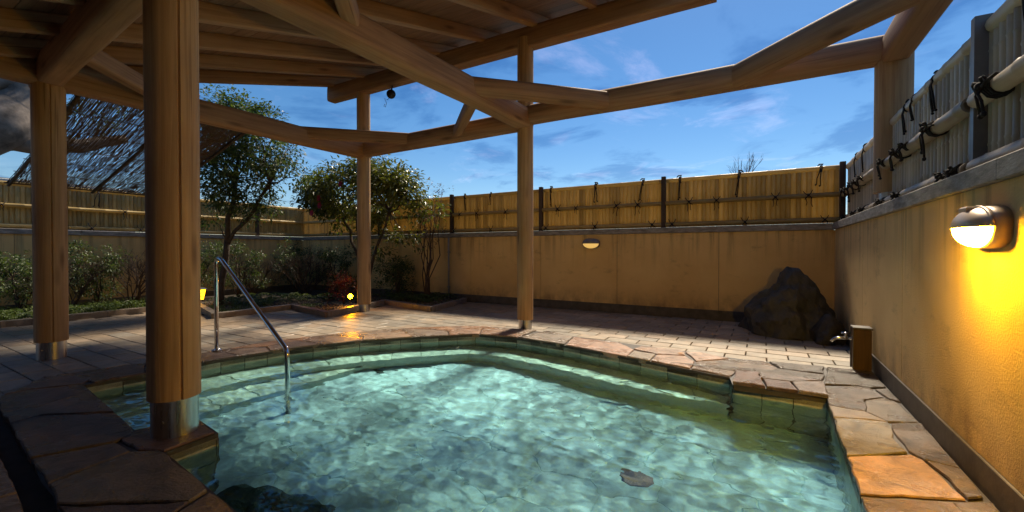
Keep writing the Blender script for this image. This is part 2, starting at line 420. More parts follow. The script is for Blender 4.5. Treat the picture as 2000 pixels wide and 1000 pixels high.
# wall tiles, one by one
n = len(POOL); tile_c = [(0.36, 0.38, 0.31), (0.40, 0.41, 0.33), (0.32, 0.345, 0.29), (0.39, 0.39, 0.32)]
for i in range(n):
    a = Vector(POOL[i]); b = Vector(POOL[(i + 1) % n]); d = b - a; L = d.length; k = max(1, round(L / 0.285))
    u = d / L; nr = Vector((-u.y, u.x))          # outward for a clockwise outline
    for q in range(k):
        for (z0, z1) in ((-0.33, -0.018), (FLOOR_Z - 0.02, -0.338)):
            p0 = a + u * (L * q / k + 0.004); p1 = a + u * (L * (q + 1) / k - 0.004); o2 = nr * 0.03
            mb = MB().add([(p0.x, p0.y, z0), (p1.x, p1.y, z0), (p1.x, p1.y, z1), (p0.x, p0.y, z1),
                           (p0.x + o2.x, p0.y + o2.y, z0), (p1.x + o2.x, p1.y + o2.y, z0), (p1.x + o2.x, p1.y + o2.y, z1), (p0.x + o2.x, p0.y + o2.y, z1)],
                          [(0, 1, 2, 3), (7, 6, 5, 4), (0, 4, 5, 1), (1, 5, 6, 2), (2, 6, 7, 3), (3, 7, 4, 0)])
            c = ((p0 + p1) / 2); mb.v = [(p[0] - c.x, p[1] - c.y, p[2]) for p in mb.v]
            o = mb.build('wall_tile', 'tile', basin, False, (c.x, c.y, 0), True); k2 = random.uniform(0.88, 1.12)
            o.color = (*[x * k2 for x in random.choice(tile_c)], 1); receiver(o)
# grout behind the tiles
gm = MB()
for i in range(n):
    a = Vector(POOL[i]); b = Vector(POOL[(i + 1) % n]); u = (b - a).normalized(); nr = Vector((-u.y, u.x)) * 0.012
    a2 = a - u * 0.01 + nr; b2 = b + u * 0.01 + nr
    gm.add([(a2.x, a2.y, FLOOR_Z - 0.03), (b2.x, b2.y, FLOOR_Z - 0.03), (b2.x, b2.y, -0.03), (a2.x, a2.y, -0.03)], [(0, 1, 2, 3)])
receiver(gm.build('tile_grout', 'mortar', basin))
# floor stones under water
seeds = []
y = 1.0; r_ = 0
while y < 5.6:
    x = -5.6 + (0.3 if r_ % 2 else 0)
    while x < 0.6: seeds.append((x + random.uniform(-.17, .17), y + random.uniform(-.14, .14))); x += 0.56
    y += 0.46; r_ += 1
for P in voronoi(seeds, [(-5.9, 0.8), (0.7, 0.8), (0.7, 5.7), (-5.9, 5.7)]):
    c = centroid(P)
    if in_poly(c[0], c[1], POOL) or dist_poly(c[0], c[1], POOL) < 0.25:
        k = random.uniform(0.93, 1.05)
        receiver(stone_piece(P, FLOOR_Z + random.uniform(-.001, .001), 0.03, 0.001, 0.003, basin,
                             (0.70 * k, 0.85 * k * random.uniform(.98, 1.02), 0.84 * k), 'pool_floor', 'floor_stone', 0.002))
# bench and steps: risers plus paved tops
BENCH_IN = [(-5.08, 1.40), (-5.06, 2.6), (-4.93, 3.15), (-4.55, 3.86), (-4.06, 4.46), (-3.62, 4.92), (-3.10, 5.02), (-2.42, 4.93), (-1.37, 4.68), (-0.27, 4.60)]
BENCH_OUT = [(-5.60, 1.40), (-5.52, 2.6), (-5.36, 3.33), (-4.94, 4.13), (-4.40, 4.79), (-3.80, 5.36), (-3.12, 5.46), (-2.34, 5.37), (-1.23, 5.10), (-0.28, 4.85)]
STEP_IN = [(-4.62, 1.42), (-4.60, 2.55), (-4.55, 3.05), (-4.55, 3.86)]
STEP_OUT = [(-5.08, 1.40), (-5.06, 2.6), (-4.93, 3.15), (-4.55, 3.86)]
def underwater_ledge(inn, out, z, zb, name):
    mb = MB()
    for i in range(len(inn) - 1):
        a, b, c, d = inn[i], inn[i + 1], out[i + 1], out[i]
        mb.add([(a[0], a[1], zb), (b[0], b[1], zb), (b[0], b[1], z - .02), (a[0], a[1], z - .02), (c[0], c[1], z - .02), (d[0], d[1], z - .02)], [(0, 1, 2, 3), (3, 2, 4, 5)])
    a, d = inn[-1], out[-1]
    mb.add([(a[0], a[1], zb), (d[0], d[1], zb), (d[0], d[1], z - .02), (a[0], a[1], z - .02)], [(0, 1, 2, 3)])
    base = mb.build(name, 'tile', basin, fix=True); base.color = (0.50, 0.57, 0.50, 1); receiver(base)
    for i in range(len(inn) - 1):
        a, b, c, d = [Vector(p) for p in (inn[i], inn[i + 1], out[i + 1], out[i])]
        L = (b - a).length; k = max(1, round(L / 0.42))
        if (d - a).length < 0.05 and (c - b).length < 0.05: continue
        for q in range(k):
            t0, t1 = q / k, (q + 1) / k; j0 = 0.07 * math.sin(i * 5 + q * 3) if q else 0; j1 = 0.07 * math.sin(i * 5 + (q + 1) * 3) if q + 1 < k else 0
            P = [a.lerp(b, t0 + j0), a.lerp(b, t1 + j1), d.lerp(c, t1 - j1), d.lerp(c, t0 - j0)]
            P = [tuple(p) for p in P]
            if abs(area(P)) < 0.01: continue
            kk = random.uniform(0.86, 1.08)
            receiver(stone_piece(P, z, 0.03, 0.006, 0.008, base, (0.72 * kk, 0.74 * kk, 0.58 * kk), 'pool_floor', 'bench_stone', 0.002))
underwater_ledge(BENCH_IN, BENCH_OUT, BENCH_Z, FLOOR_Z, 'underwater_bench')
underwater_ledge(STEP_IN, STEP_OUT, STEP_Z, FLOOR_Z, 'underwater_step')
# drain stones on the floor
for (x, y, s, c, lab) in ((-0.80, 3.22, 0.15, (0.40, 0.23, 0.16), 'rust brown patch of stone on the pool floor'),
                          (-4.35, 3.95, 0.13, (0.05, 0.06, 0.05), 'dark stone on the pool floor near the handrail')):
    P = [(x + s * math.cos(t * 0.9) * random.uniform(.7, 1.1), y + s * 0.8 * math.sin(t * 0.9) * random.uniform(.7, 1.1)) for t in range(7)]
    o = receiver(stone_piece(P, FLOOR_Z + 0.012, 0.02, 0.0, 0.03, None, c, 'flag', 'sunken_stone', 0.01)); tag(o, lab, 'stone')

# water: real ripples in the sheet
dx = 0.017; nx = int(6.4 / dx); ny = int(5.0 / dx); x0, y0 = -5.75, 0.72
inside = {}; vi = {}; wv = []; wf = []
cl = Vector((-2.5, 3.2))
def wh(x, y):
    amp = 0.75 + 0.55 * max(0.0, min(1.0, (x + 3.6) / 2.4))
    a = 0.0058 * noise.noise(Vector((x * 1.7 + y * .5, y * 2.3, 0.3))) + 0.0038 * noise.noise(Vector((x * 4.0 + 9 + y, y * 5.6 - x, 3)))
    b = 0.0030 * noise.noise(Vector((x * 8.0 + y * 3, y * 11.5, 7))) + 0.0020 * noise.noise(Vector((x * 14 + y * 5, y * 21, 11))) + 0.0009 * noise.noise(Vector((x * 27, y * 38, 17)))
    calm = 0.35 + 0.65 * max(0, min(1, 0.5 + 1.1 * noise.noise(Vector((x * .55 + 4, y * .55, 2)))))
    return WZ + a + b * amp * (0.5 + 0.8 * calm)
def vid(i, j):
    if (i, j) not in vi:
        x, y = x0 + i * dx, y0 + j * dx; vi[(i, j)] = len(wv); wv.append((x, y, wh(x, y)))
    return vi[(i, j)]
for j in range(ny):
    for i in range(nx):
        cx, cy = x0 + (i + .5) * dx, y0 + (j + .5) * dx
        if in_poly(cx, cy, POOL) or dist_poly(cx, cy, POOL) < 0.026: wf.append((vid(i, j), vid(i + 1, j), vid(i + 1, j + 1), vid(i, j + 1)))
wm = MB(); wm.v = wv; wm.f = wf
water = struct(wm.build('pool_water', 'water', None, True)); water.cycles.is_caustics_caster = True

# ------------------------------------------------------------------ rim of flagstones
def strip_bed(inn, out, z):
    mb = MB()
    for i in range(len(inn) - 1):
        mb.add([(*inn[i], z), (*inn[i + 1], z), (*out[i + 1], z), (*out[i], z)], [(0, 1, 2, 3)])
        mb.add([(*inn[i], z), (*inn[i + 1], z), (*inn[i + 1], -.06), (*inn[i], -.06)], [(0, 1, 2, 3)])
    return mb
rim_in = POOL[:13] + POOL[13:]
RIM_I = POOL[:14] + [(0.45, 2.71), (0.43, 0.85), (-2.26, 1.12), (-3.28, 1.22), (-3.31, 1.54), (-3.80, 1.60), (-3.88, 1.26), (-5.60, 1.44)]
RIM_O = [(-6.28, 1.30), (-6.05, 2.05), (-6.0, 2.75), (-6.02, 3.4), (-5.55, 4.5), (-5.0, 5.25), (-4.25, 5.95), (-3.12, 6.1), (-2.36, 6.0), (-1.0, 5.85),
         (-0.2, 5.75), (0.3, 5.8), (1.03, 5.82), (1.03, 3.48), (1.03, 2.71), (1.03, 0.2), (-2.6, 0.62), (-3.2, 0.70), (-3.45, 0.71), (-3.7, 0.74), (-4.1, 0.77), (-5.75, 0.93)]
rim = struct(strip_bed(RIM_I, RIM_O, 0.012).build('pool_rim', 'mortar', fix=True))
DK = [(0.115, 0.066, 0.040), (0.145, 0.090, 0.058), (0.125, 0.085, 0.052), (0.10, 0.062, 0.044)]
def rimstone(P, c, z=0.03):
    kq = random.uniform(.9, 1.1)
    return stone_piece(P, z + random.uniform(-.003, .003), 0.055, 0.007, 0.009, rim, tuple(x * kq for x in c), uneven=0.0015)
right = [([(0.50, 4.87), (0.75, 5.08), (0.87, 5.07), (0.92, 4.81), (0.76, 4.65), (0.71, 4.32), (0.48, 4.34)], (0.135, 0.088, 0.055)),
         ([(0.92, 4.81), (0.98, 4.73), (1.01, 4.24), (0.81, 4.15), (0.71, 4.32), (0.76, 4.65)], (0.21, 0.150, 0.090)),
         ([(0.48, 4.34), (0.71, 4.32), (0.81, 4.15), (0.475, 4.06)], (0.28, 0.20, 0.13)),
         ([(0.475, 4.06), (0.81, 4.15), (0.81, 4.05), (0.78, 3.8), (0.80, 3.57), (0.46, 3.33)], (0.25, 0.190, 0.098)),
         ([(0.83, 4.14), (1.02, 4.25), (1.01, 3.47), (0.86, 3.51), (0.81, 3.61), (0.80, 3.86)], (0.16, 0.105, 0.060)),
         ([(0.46, 3.32), (0.81, 3.56), (0.85, 3.51), (0.89, 3.27), (0.91, 3.05), (0.445, 2.84)], (0.44, 0.225, 0.085)),
         ([(0.86, 3.50), (1.01, 3.46), (0.99, 3.11), (0.92, 3.06), (0.90, 3.28)], (0.20, 0.125, 0.062)),
         ([(0.445, 2.82), (0.84, 2.99), (0.90, 2.60), (0.93, 2.2), (0.44, 2.15)], (0.22, 0.115, 0.055)),
         ([(0.84, 2.99), (1.01, 3.09), (1.01, 2.15), (0.93, 2.2), (0.90, 2.60)], (0.19, 0.115, 0.055)),
         ([(0.44, 2.12), (1.01, 2.12), (1.01, 1.3), (0.435, 1.4)], DK[1]), ([(0.435, 1.38), (1.01, 1.28), (1.01, 0.3), (0.43, 0.5)], DK[0]),
         ([(0.07, 5.72), (0.17, 5.45), (0.55, 5.42), (0.60, 5.78)], (0.155, 0.110, 0.070)), ([(0.15, 5.42), (0.13, 5.32), (-0.90, 5.10), (0.50, 5.05), (0.56, 5.38)], (0.14, 0.098, 0.064)),
         ([(0.62, 5.78), (0.57, 5.40), (0.52, 5.02), (0.75, 5.12), (0.88, 5.1), (1.01, 5.2), (1.01, 5.80)], (0.15, 0.108, 0.070)),
         ([(0.90, 5.07), (0.95, 4.82), (1.01, 4.74), (1.01, 5.16)], (0.17, 0.12, 0.078))]
far = [([(-3.11, 5.47), (-3.0, 5.95), (-2.95, 6.14), (-2.41, 5.9), (-2.32, 5.37), (-2.87, 5.43)], (0.27, 0.20, 0.14)),
       ([(-2.41, 5.9), (-1.69, 5.85), (-1.42, 5.53), (-1.41, 5.14), (-2.3, 5.36)], (0.42, 0.225, 0.135)),
       ([(-1.44, 5.58), (-1.4, 5.78), (-0.92, 5.83), (-0.83, 5.72), (-0.80, 5.54), (-1.12, 5.45)], (0.47, 0.30, 0.205)),
       ([(-1.41, 5.45), (-1.13, 5.44), (-1.11, 5.07), (-1.41, 5.14)], (0.32, 0.24, 0.16)),
       ([(-1.11, 5.40), (-0.80, 5.51), (-0.66, 5.30), (-0.67, 4.96), (-1.11, 5.07)], (0.46, 0.28, 0.19)),
       ([(-0.83, 5.72), (-0.66, 5.82), (-0.33, 5.65), (-0.65, 5.32)], (0.46, 0.29, 0.20)),
       ([(-0.65, 5.30), (-0.33, 5.62), (0.05, 5.70), (0.15, 5.44), (0.11, 5.30), (-0.24, 5.08), (-0.28, 4.86), (-0.66, 4.96)], (0.19, 0.125, 0.080))]
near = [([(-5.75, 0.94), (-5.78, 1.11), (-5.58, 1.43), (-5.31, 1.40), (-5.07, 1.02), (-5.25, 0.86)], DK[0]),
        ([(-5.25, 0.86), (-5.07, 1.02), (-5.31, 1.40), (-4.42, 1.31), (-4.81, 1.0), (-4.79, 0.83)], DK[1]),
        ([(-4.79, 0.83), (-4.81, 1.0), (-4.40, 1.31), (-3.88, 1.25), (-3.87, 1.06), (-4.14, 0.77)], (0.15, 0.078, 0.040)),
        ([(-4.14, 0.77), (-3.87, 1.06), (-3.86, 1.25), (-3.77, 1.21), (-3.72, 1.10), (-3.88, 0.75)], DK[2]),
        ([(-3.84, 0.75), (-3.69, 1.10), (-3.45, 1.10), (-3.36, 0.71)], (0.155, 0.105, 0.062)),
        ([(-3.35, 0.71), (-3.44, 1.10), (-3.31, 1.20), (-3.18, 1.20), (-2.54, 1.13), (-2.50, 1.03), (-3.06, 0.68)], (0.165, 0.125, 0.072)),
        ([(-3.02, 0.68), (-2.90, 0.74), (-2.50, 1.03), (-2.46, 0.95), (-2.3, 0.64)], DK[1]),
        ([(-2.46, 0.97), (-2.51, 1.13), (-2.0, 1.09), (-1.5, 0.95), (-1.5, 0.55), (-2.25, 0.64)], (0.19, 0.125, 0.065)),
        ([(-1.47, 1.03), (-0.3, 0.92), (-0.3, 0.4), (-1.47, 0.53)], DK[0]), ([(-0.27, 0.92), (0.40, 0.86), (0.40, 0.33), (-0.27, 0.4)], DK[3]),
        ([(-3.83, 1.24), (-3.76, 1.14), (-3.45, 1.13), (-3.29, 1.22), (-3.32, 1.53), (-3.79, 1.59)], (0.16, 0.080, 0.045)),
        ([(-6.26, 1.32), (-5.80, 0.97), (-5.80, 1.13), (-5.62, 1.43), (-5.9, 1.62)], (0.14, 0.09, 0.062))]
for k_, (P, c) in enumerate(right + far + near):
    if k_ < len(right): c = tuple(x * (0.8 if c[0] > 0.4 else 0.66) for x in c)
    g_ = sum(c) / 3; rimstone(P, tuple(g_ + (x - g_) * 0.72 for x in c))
# the long curved stretch under the roof
I = POOL[:8]; O = RIM_O[:8]
def along(poly, t):
    t *= len(poly) - 1; i = min(int(t), len(poly) - 2); return Vector(poly[i]).lerp(Vector(poly[i + 1]), t - i)
ss = []
k = 0; t = 0.07
while t < 1.0:
    ss.append((t, 0.30 + random.uniform(-.12, .12)))
    if k % 2: ss.append((t + 0.05 + random.uniform(-.02, .02), 0.82))
    t += random.uniform(0.075, 0.115); k += 1
cols = [(0.20, 0.115, 0.072), (0.155, 0.10, 0.07), (0.30, 0.165, 0.090), (0.22, 0.155, 0.105), (0.33, 0.22, 0.14)]
for P in voronoi([(s * 7, v) for s, v in ss], [(0.13, 0), (7, 0), (7, 1), (0.13, 1)]):
    # follow the bend of the pool along long edges
    Q = []
    for i in range(len(P)):
        a, b = P[i], P[(i + 1) % len(P)]
        for q in range(3): Q.append((a[0] + (b[0] - a[0]) * q / 3, a[1] + (b[1] - a[1]) * q / 3))
    W = [tuple(along(I, s / 7).lerp(along(O, s / 7), v)) for s, v in Q]
    c = centroid(W)
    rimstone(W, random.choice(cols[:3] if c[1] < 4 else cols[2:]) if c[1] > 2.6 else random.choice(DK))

# raised spill ledge at the tap corner
led = thing('stone_ledge', 'raised wet stone ledge at the pool edge by the tap post', 'ledge', (0.13, 4.8, 0))
lm = MB(); lm.box(-0.355, -0.245, -0.03, 0.365, 0.20, 0.032, 0.006); lm.build('ledge_core', 'mortar', led)
for P, c in (([(-0.37, -0.26), (-0.10, -0.265), (-0.16, 0.22), (-0.37, 0.22)], (0.12, 0.07, 0.055)), ([(-0.09, -0.265), (0.15, -0.26), (0.10, 0.0), (-0.12, 0.0)], (0.10, 0.06, 0.05)),
             ([(0.155, -0.26), (0.37, -0.27), (0.375, 0.20), (0.12, 0.02)], (0.14, 0.11, 0.10)), ([(-0.15, 0.02), (0.11, 0.02), (0.37, 0.215), (-0.15, 0.22)], (0.13, 0.10, 0.09))):
    stone_piece(P, 0.065, 0.035, 0.006, 0.008, led, c, 'flag', 'ledge_stone')

# ------------------------------------------------------------------ pavers
deck = struct(MB().add([(-11.3, -2.0, -0.045), (-6.2, -2.0, -0.045), (-6.2, 0.6, -0.045), (-11.3, 0.6, -0.045)], [(0, 1, 2, 3)]).build('paved_deck', 'ground'))
PW, PH = 0.452, 0.252
def paver_mesh(k):
    mb = MB(); w, h = PW / 2 - 0.005, PH / 2 - 0.005; rs = []
    for ins, z in ((0, -0.045), (0, -0.006), (0.006, 0.0)):
        rs.append([(-w + ins, -h + ins, z), (0, -h + ins + random.uniform(-.003, .003), z), (w - ins, -h + ins, z), (w - ins, 0, z), (w - ins, h - ins, z), (0, h - ins + random.uniform(-.003, .003), z), (-w + ins, h - ins, z), (-w + ins, 0, z)])
    mb.rings(rs); return mb.mesh('paver', 'paver')
pm = [paver_mesh(k) for k in range(4)]
spots = []
row = 0; y = -1.9
while y < 8.78:
    x = -11.25 + (PW / 2 if row % 2 else 0)
    while x < 1.3:
        ok = (x - PW * .4 < 1.03) and not in_poly(x, y, BEDP) and not in_poly(x, y, POOL) and dist_poly(x, y, POOL) > 0.27 and dist_poly(x, y, POOL) and y < 8.72
        if ok and not (x > -6.3 and y < 0.75) and not (x > 0.44 and y < 5.75) and not (x > -5.7 and y < 1.15) and x > -11.2: spots.append((x, y))
        x += PW
    y += PH; row += 1
spots.sort(key=lambda p: p[0] ** 2 + p[1] ** 2 if (p[0] * -0.506 + p[1] * 0.862) > 0 and p[1] > 1.0 else 999)
pav_c = [(0.34, 0.285, 0.215), (0.31, 0.27, 0.215), (0.37, 0.30, 0.22), (0.28, 0.245, 0.195), (0.36, 0.28, 0.20)]
rest = MB()
for k, (x, y) in enumerate(spots):
    zz = random.uniform(-.0025, .0025)
    if k < 300:
        o = obj('paver', random.choice(pm), deck, (x, y, zz), (random.uniform(-.001, .001), random.uniform(-.001, .001), random.choice((0, math.pi)) + random.uniform(-.004, .004)))
        kk = random.uniform(0.85, 1.15); o.color = (*[c * kk for c in random.choice(pav_c)], 1)
    else:
        w, h = PW / 2 - .005, PH / 2 - .005; rest.box(x - w, y - h, -.045, x + w, y + h, zz)
if rest.v:
    o = stuff(rest.build('far_pavers', 'paver', deck)); o.color = (0.31, 0.235, 0.16, 1)
# dark slabs of the bathhouse step, beyond the gutter
step = struct(MB().box(-6.3, -1.6, -0.048, 1.0, 0.1, -0.042).build('bathhouse_step', 'mortar'))
for k in range(7):
    xa = -6.3 + k * 0.95
    gut = lambda x: 0.59 + (-3.0 - x) * 0.079 if x < -3 else 0.59 - (x + 3) * 0.115
    for (ya, yb, yc) in ((-1.5, -0.55, -0.55), (-0.5, gut(xa), gut(xa + .93))):
        stone_piece([(xa, ya), (xa + 0.93, ya), (xa + 0.93, yc), (xa, yb)], 0.0, 0.045, 0.006, 0.004, step, (0.26, 0.20, 0.155), 'flag', 'step_slab')

# ------------------------------------------------------------------ garden bed, kerb
bedtri = geometry.tessellate_polygon([[Vector((*p, 0)) for p in BEDP]])
# finer soil sheet: grid inside the bed outline
sm = MB(); gi = {}
for j in range(0, 66):
    for i in range(0, 44):
        cx, cy = -13.25 + i * 0.165 + 0.08, -2 + j * 0.165 + 0.08
        if in_poly(cx, cy, BEDP):
            ids = []
            for (a, b) in ((i, j), (i + 1, j), (i + 1, j + 1), (i, j + 1)):
                if (a, b) not in gi:
                    x, y = -13.25 + a * 0.165, -2 + b * 0.165
                    gi[(a, b)] = len(sm.v); sm.v.append((x, y, 0.05 + 0.03 * noise.noise(Vector((x * 2, y * 2, 1))) - (0.06 if dist_poly(x, y, BEDP) < 0.14 else 0)))
                ids.append(gi[(a, b)])
            sm.f.append(tuple(ids))
bed = struct(sm.build('garden_bed', 'soil', None, True))
kerb = struct(MB().box(-11.2, -1.99, -0.049, -11.1, -1.9, 0.0).build('garden_kerb', 'mortar'))
kc = [(0.24, 0.20, 0.165), (0.20, 0.165, 0.13), (0.27, 0.215, 0.165)]
for i in range(len(BED) - 1):
    a = Vector(BED[i]); b = Vector(BED[i + 1]); L = (b - a).length; u = (b - a) / L; nn = Vector((-u.y, u.x)) * 0.065
    k = max(1, round(L / 0.62))
    rough_bit = i == 5
    for q in range(k):
        p0 = a + u * (L * q / k + (0.004 if q else -0.05)); p1 = a + u * (L * (q + 1) / k - (0.004 if q + 1 < k else -0.05))
        P = [tuple(p0 - nn), tuple(p1 - nn), tuple(p1 + nn), tuple(p0 + nn)]
        stone_piece(P, 0.105 + random.uniform(-.004, .004), 0.15, 0.0, 0.014 if rough_bit else 0.004, kerb,
                    (0.25, 0.14, 0.085) if rough_bit else random.choice(kc), 'paver', 'kerb_stone', 0.012 if rough_bit else 0.003)
pb = MB()
for k in range(1500):
    t = random.random()
    i = random.choice((4, 4, 5, 5, 6, 6, 7, 8, 3)); a = Vector(BED[i]).lerp(Vector(BED[i + 1]), random.random())
    p = a + Vector((random.uniform(-0.9, -0.02), random.uniform(0.02, 0.9)))
    if not in_poly(p.x, p.y, BEDP) or dist_poly(p.x, p.y, BEDP) < 0.11: continue
    r = random.uniform(0.012, 0.03); z = 0.06 + 0.03 * noise.noise(Vector((p.x * 2, p.y * 2, 1)))
    a0 = random.random() * 6
    pb.rings([[(p.x + r * s * math.cos(a0 + q * 1.257), p.y + r * s * 0.8 * math.sin(a0 + q * 1.257), z + dz) for q in range(5)] for s, dz in ((0.8, -0.01), (1.0, r * 0.3), (0.5, r * 0.75))])
stuff(tag(pb.build('pebbles', 'pebble', None, True), 'loose grey pebbles scattered over the garden soil', 'pebbles'))

# ------------------------------------------------------------------ walls with coping and bamboo fences
def make_wall(name, label, loc, rz, length, joints):
    w = thing(name, label, 'wall', loc, rz)
    MB().box(0, 0.014, -0.05, length, 0.42, 1.648).build('wall_core', 'plinth', w)
    xs = [0] + joints + [length]
    for a, b in zip(xs[:-1], xs[1:]):
        MB().box(a + (0.004 if a else 0), 0, 0.19, b - (0.004 if b < length else 0), 0.0135, 1.647).build('wall_panel', 'stucco', w)
    MB().box(0, -0.012, -0.05, length, 0.0137, 0.186, 0.004).build('plinth', 'plinth', w)
    k = max(1, round(length / 1.8))
    for q in range(k):
        MB().box(length * q / k + 0.002, -0.035, 1.65, length * (q + 1) / k - 0.002, 0.45, 1.76, 0.006).build('coping_stone', 'cap', w)
    return w
def bamboo_mesh(name, L, r, n=8, seg=None, mat='bamboo_pale', hollow=False, taper=0.0):
    """A culm along local Z with swollen nodes."""
    prof = [(r, 0.0)]; z = seg * random.uniform(0.2, 0.9)
    while z < L - 0.03:
        prof += [(r * 0.985, z - 0.012), (r * 1.07, z), (r * 0.985, z + 0.012)]; z += seg * random.uniform(0.85, 1.15)
    prof.append((r * (1 - taper), L))
    prof = sorted(prof, key=lambda p: p[1])
    mb = MB()
    if hollow: prof = [(r * 0.7, 0.06), (r * 0.75, 0.0)] + prof + [(r * 0.75, L), (r * 0.7, L - 0.06)]
    mb.lathe(prof, n); me = mb.mesh(name, mat, True); me.set_sharp_from_angle(angle=R(50)); return me
ROPE = {}
def rope_meshes():
    def knot(mb, c, r):
        mb.rings([[(c[0] + r * s * math.cos(q), c[1] + r * s * math.sin(q) * 0.8, c[2] + dz) for q in [k * 2 * math.pi / 7 for k in range(7)]] for s, dz in ((0.4, -r), (1, -r * .5), (1, r * .5), (0.4, r))])
    # crossed tie round a rail (rail along X, front is -Y)
    for v in range(4):
        mb = MB(); f = -0.052; rr = 0.0065; s = 1 + 0.25 * random.random()
        for sg in (-1, 1):
            mb.tube([(-.045 * sg, .02, -.045), (-.035 * sg, f * .8, -.036), (0, f - .012, 0), (.04 * sg, f * .8, .04), (.06 * sg, f * .5, .075 * s)], rr, 5)
            a = random.uniform(.02, .05); l = random.uniform(.10, .20) * s
            mb.tube([(0, f - .015, 0), (sg * a, f - .02, -.035), (sg * a * .7, f - .012, -l * .7), (sg * a * 1.1, f - .01, -l)], [rr, rr, rr * .9, rr * .8], 5)
        knot(mb, (0, f - .016, 0), 0.02); ROPE['cross%d' % v] = mb.mesh('rope_tie', 'rope', True)
    # long tails hung over the top rail
    for v in range(3):
        mb = MB(); f = -0.055; rr = 0.008
        for q in (-.012, .012):
            mb.tube([(q + .05 * math.cos(t) * 0, f * math.sin(t), .052 * math.cos(t)) for t in [k * math.pi / 6 for k in range(-1, 8)]], rr * 1.2, 5)
        for q in range(2 + v % 2):
            a = random.uniform(-.06, .06); l = random.uniform(.18, .38)
            mb.tube([(0, f, -.01), (a * .5, f - .012, -.08), (a, f - .005, -l * .6), (a * 1.2 + random.uniform(-.02, .02), f + .005, -l)], [rr, rr, rr, rr * .8], 5)
            knot(mb, (a * 1.2, f + .005, -l), .013)
        mb.tube([(0, 0, .05), (.02, -.02, .075), (-.03, -.03, .07), (-.05, -.05, .04)], [rr * 1.3, rr * 1.5, rr * 1.5, rr], 5)
        ROPE['hang%d' % v] = mb.mesh('rope_tie', 'rope', True)
    # big bows on the sunny side rails
    for v in range(4):
        mb = MB(); f = -0.068; rr = 0.0085
        for q in (-.05, -.025, .0, .025):
            mb.tube([(q + .012 * math.sin(t), .064 * math.sin(t + math.pi), .064 * math.cos(t)) for t in [k * math.pi / 5 for k in range(0, 11)]], rr, 5)
        for sg in (-1, 1):
            w = random.uniform(.05, .09); h = random.uniform(.03, .07)
            mb.tube([(0, f, .01), (sg * w * .6, f - .03, h), (sg * w, f - .025, h * .9), (sg * w * 1.05, f - .015, h * .3), (sg * w * .5, f - .02, -.01), (0, f - .01, 0)], rr * .9, 5)
            a = random.uniform(.01, .06); l = random.uniform(.14, .26)
            pts = [(0, f - .01, 0), (sg * a * .6, f - .03, -.05), (sg * a * 1.2, f - .02, -l * .55), (sg * a * .9, f - .01, -l)]
            mb.tube(pts, [rr, rr, rr * .95, rr * .9], 5); knot(mb, pts[-1], .017)
            mb.tube([(sg * .02, f, 0), (sg * .09, f - .01, .012), (sg * random.uniform(.12, .17), f + .01, random.uniform(-.02, .03))], rr, 5)
        knot(mb, (0, f - .018, 0), .028); ROPE['bow%d' % v] = mb.mesh('rope_tie', 'rope', True)
rope_meshes()
def make_fence(name, label, loc, rz, length, bays, posts, mat, pitch, knots, steel=False, big=False, gaps=()):
    """Bamboo fence on the coping: local X along it, front towards -Y."""
    f = thing(name, label, 'fence', loc, rz)
    r = pitch * (0.53 if big else 0.57); poles = [bamboo_mesh('bamboo_pole', 0.885, r, 10 if big else 8, 0.27, mat) for k in range(5)]
    x = pitch * .5
    while x < length:
        if not any(a < x < b for a, b in gaps):
            o = obj('bamboo_pole', random.choice(poles), f, (x, 0, 1.775), (random.uniform(-.004, .004), random.uniform(-.004, .004), random.uniform(0, 6.28)))
        x += pitch
    for (a, b) in bays:
        for (z, rr, yy, nm) in ((2.70, 0.056 if big else 0.046, -0.012, 'top_rail'), (2.245, 0.054 if big else 0.042, -r - 0.045, 'middle_rail'), (1.825, 0.054 if big else 0.042, -r - 0.045, 'bottom_rail')):
            me = bamboo_mesh(nm, b - a, rr, 12, 0.42, mat, True)
            obj(nm, me, f, (a, yy, z), (0, R(90), 0))
    for p in posts:
        wq = 0.027 if steel else 0.040; MB().box(p - wq, -r - (0.06 if steel else 0.085), 1.762, p + wq, -r - 0.001 if not steel else -0.02, 2.78, 0.004).build('fence_post', 'grey_metal' if steel else 'dark_wood', f)
    for kind, xs in knots.items():
        z, yy = {'mid': (2.245, -r - .045), 'bot': (1.825, -r - .045), 'top': (2.70, -.012)}[kind]
        for q in xs:
            nm = ('hang%d' % random.randrange(3)) if kind == 'top' else (('bow%d' if big else 'cross%d') % random.randrange(4))
            o = obj('rope_tie', ROPE[nm], f, (q, yy, z), (0, random.uniform(-.15, .15), 0)); s = random.uniform(.65, .95) if big else random.uniform(.85, 1.2); o.scale = (s * random.choice((-1, 1)), 1, s)
    return f
make_wall('stucco_wall', 'long ochre stucco wall behind the paved deck and the boulder', (-13.3, 8.8, 0), 0, 14.33, [3.2, 6.93, 8.9, 10.68, 12.6])
make_wall('stucco_wall', 'ochre stucco side wall carrying the brightly lit oval lamp', (1.03, 8.8, 0), R(-90), 9.6, [2.3, 3.98, 7.2])
make_wall('stucco_wall', 'dim stucco wall behind the bare shrubs and garden bed', (-13.3, -2.0, 0), R(90), 10.8, [2.0, 4.4, 6.8, 9.0])
bk = [-4.45, -1.72]
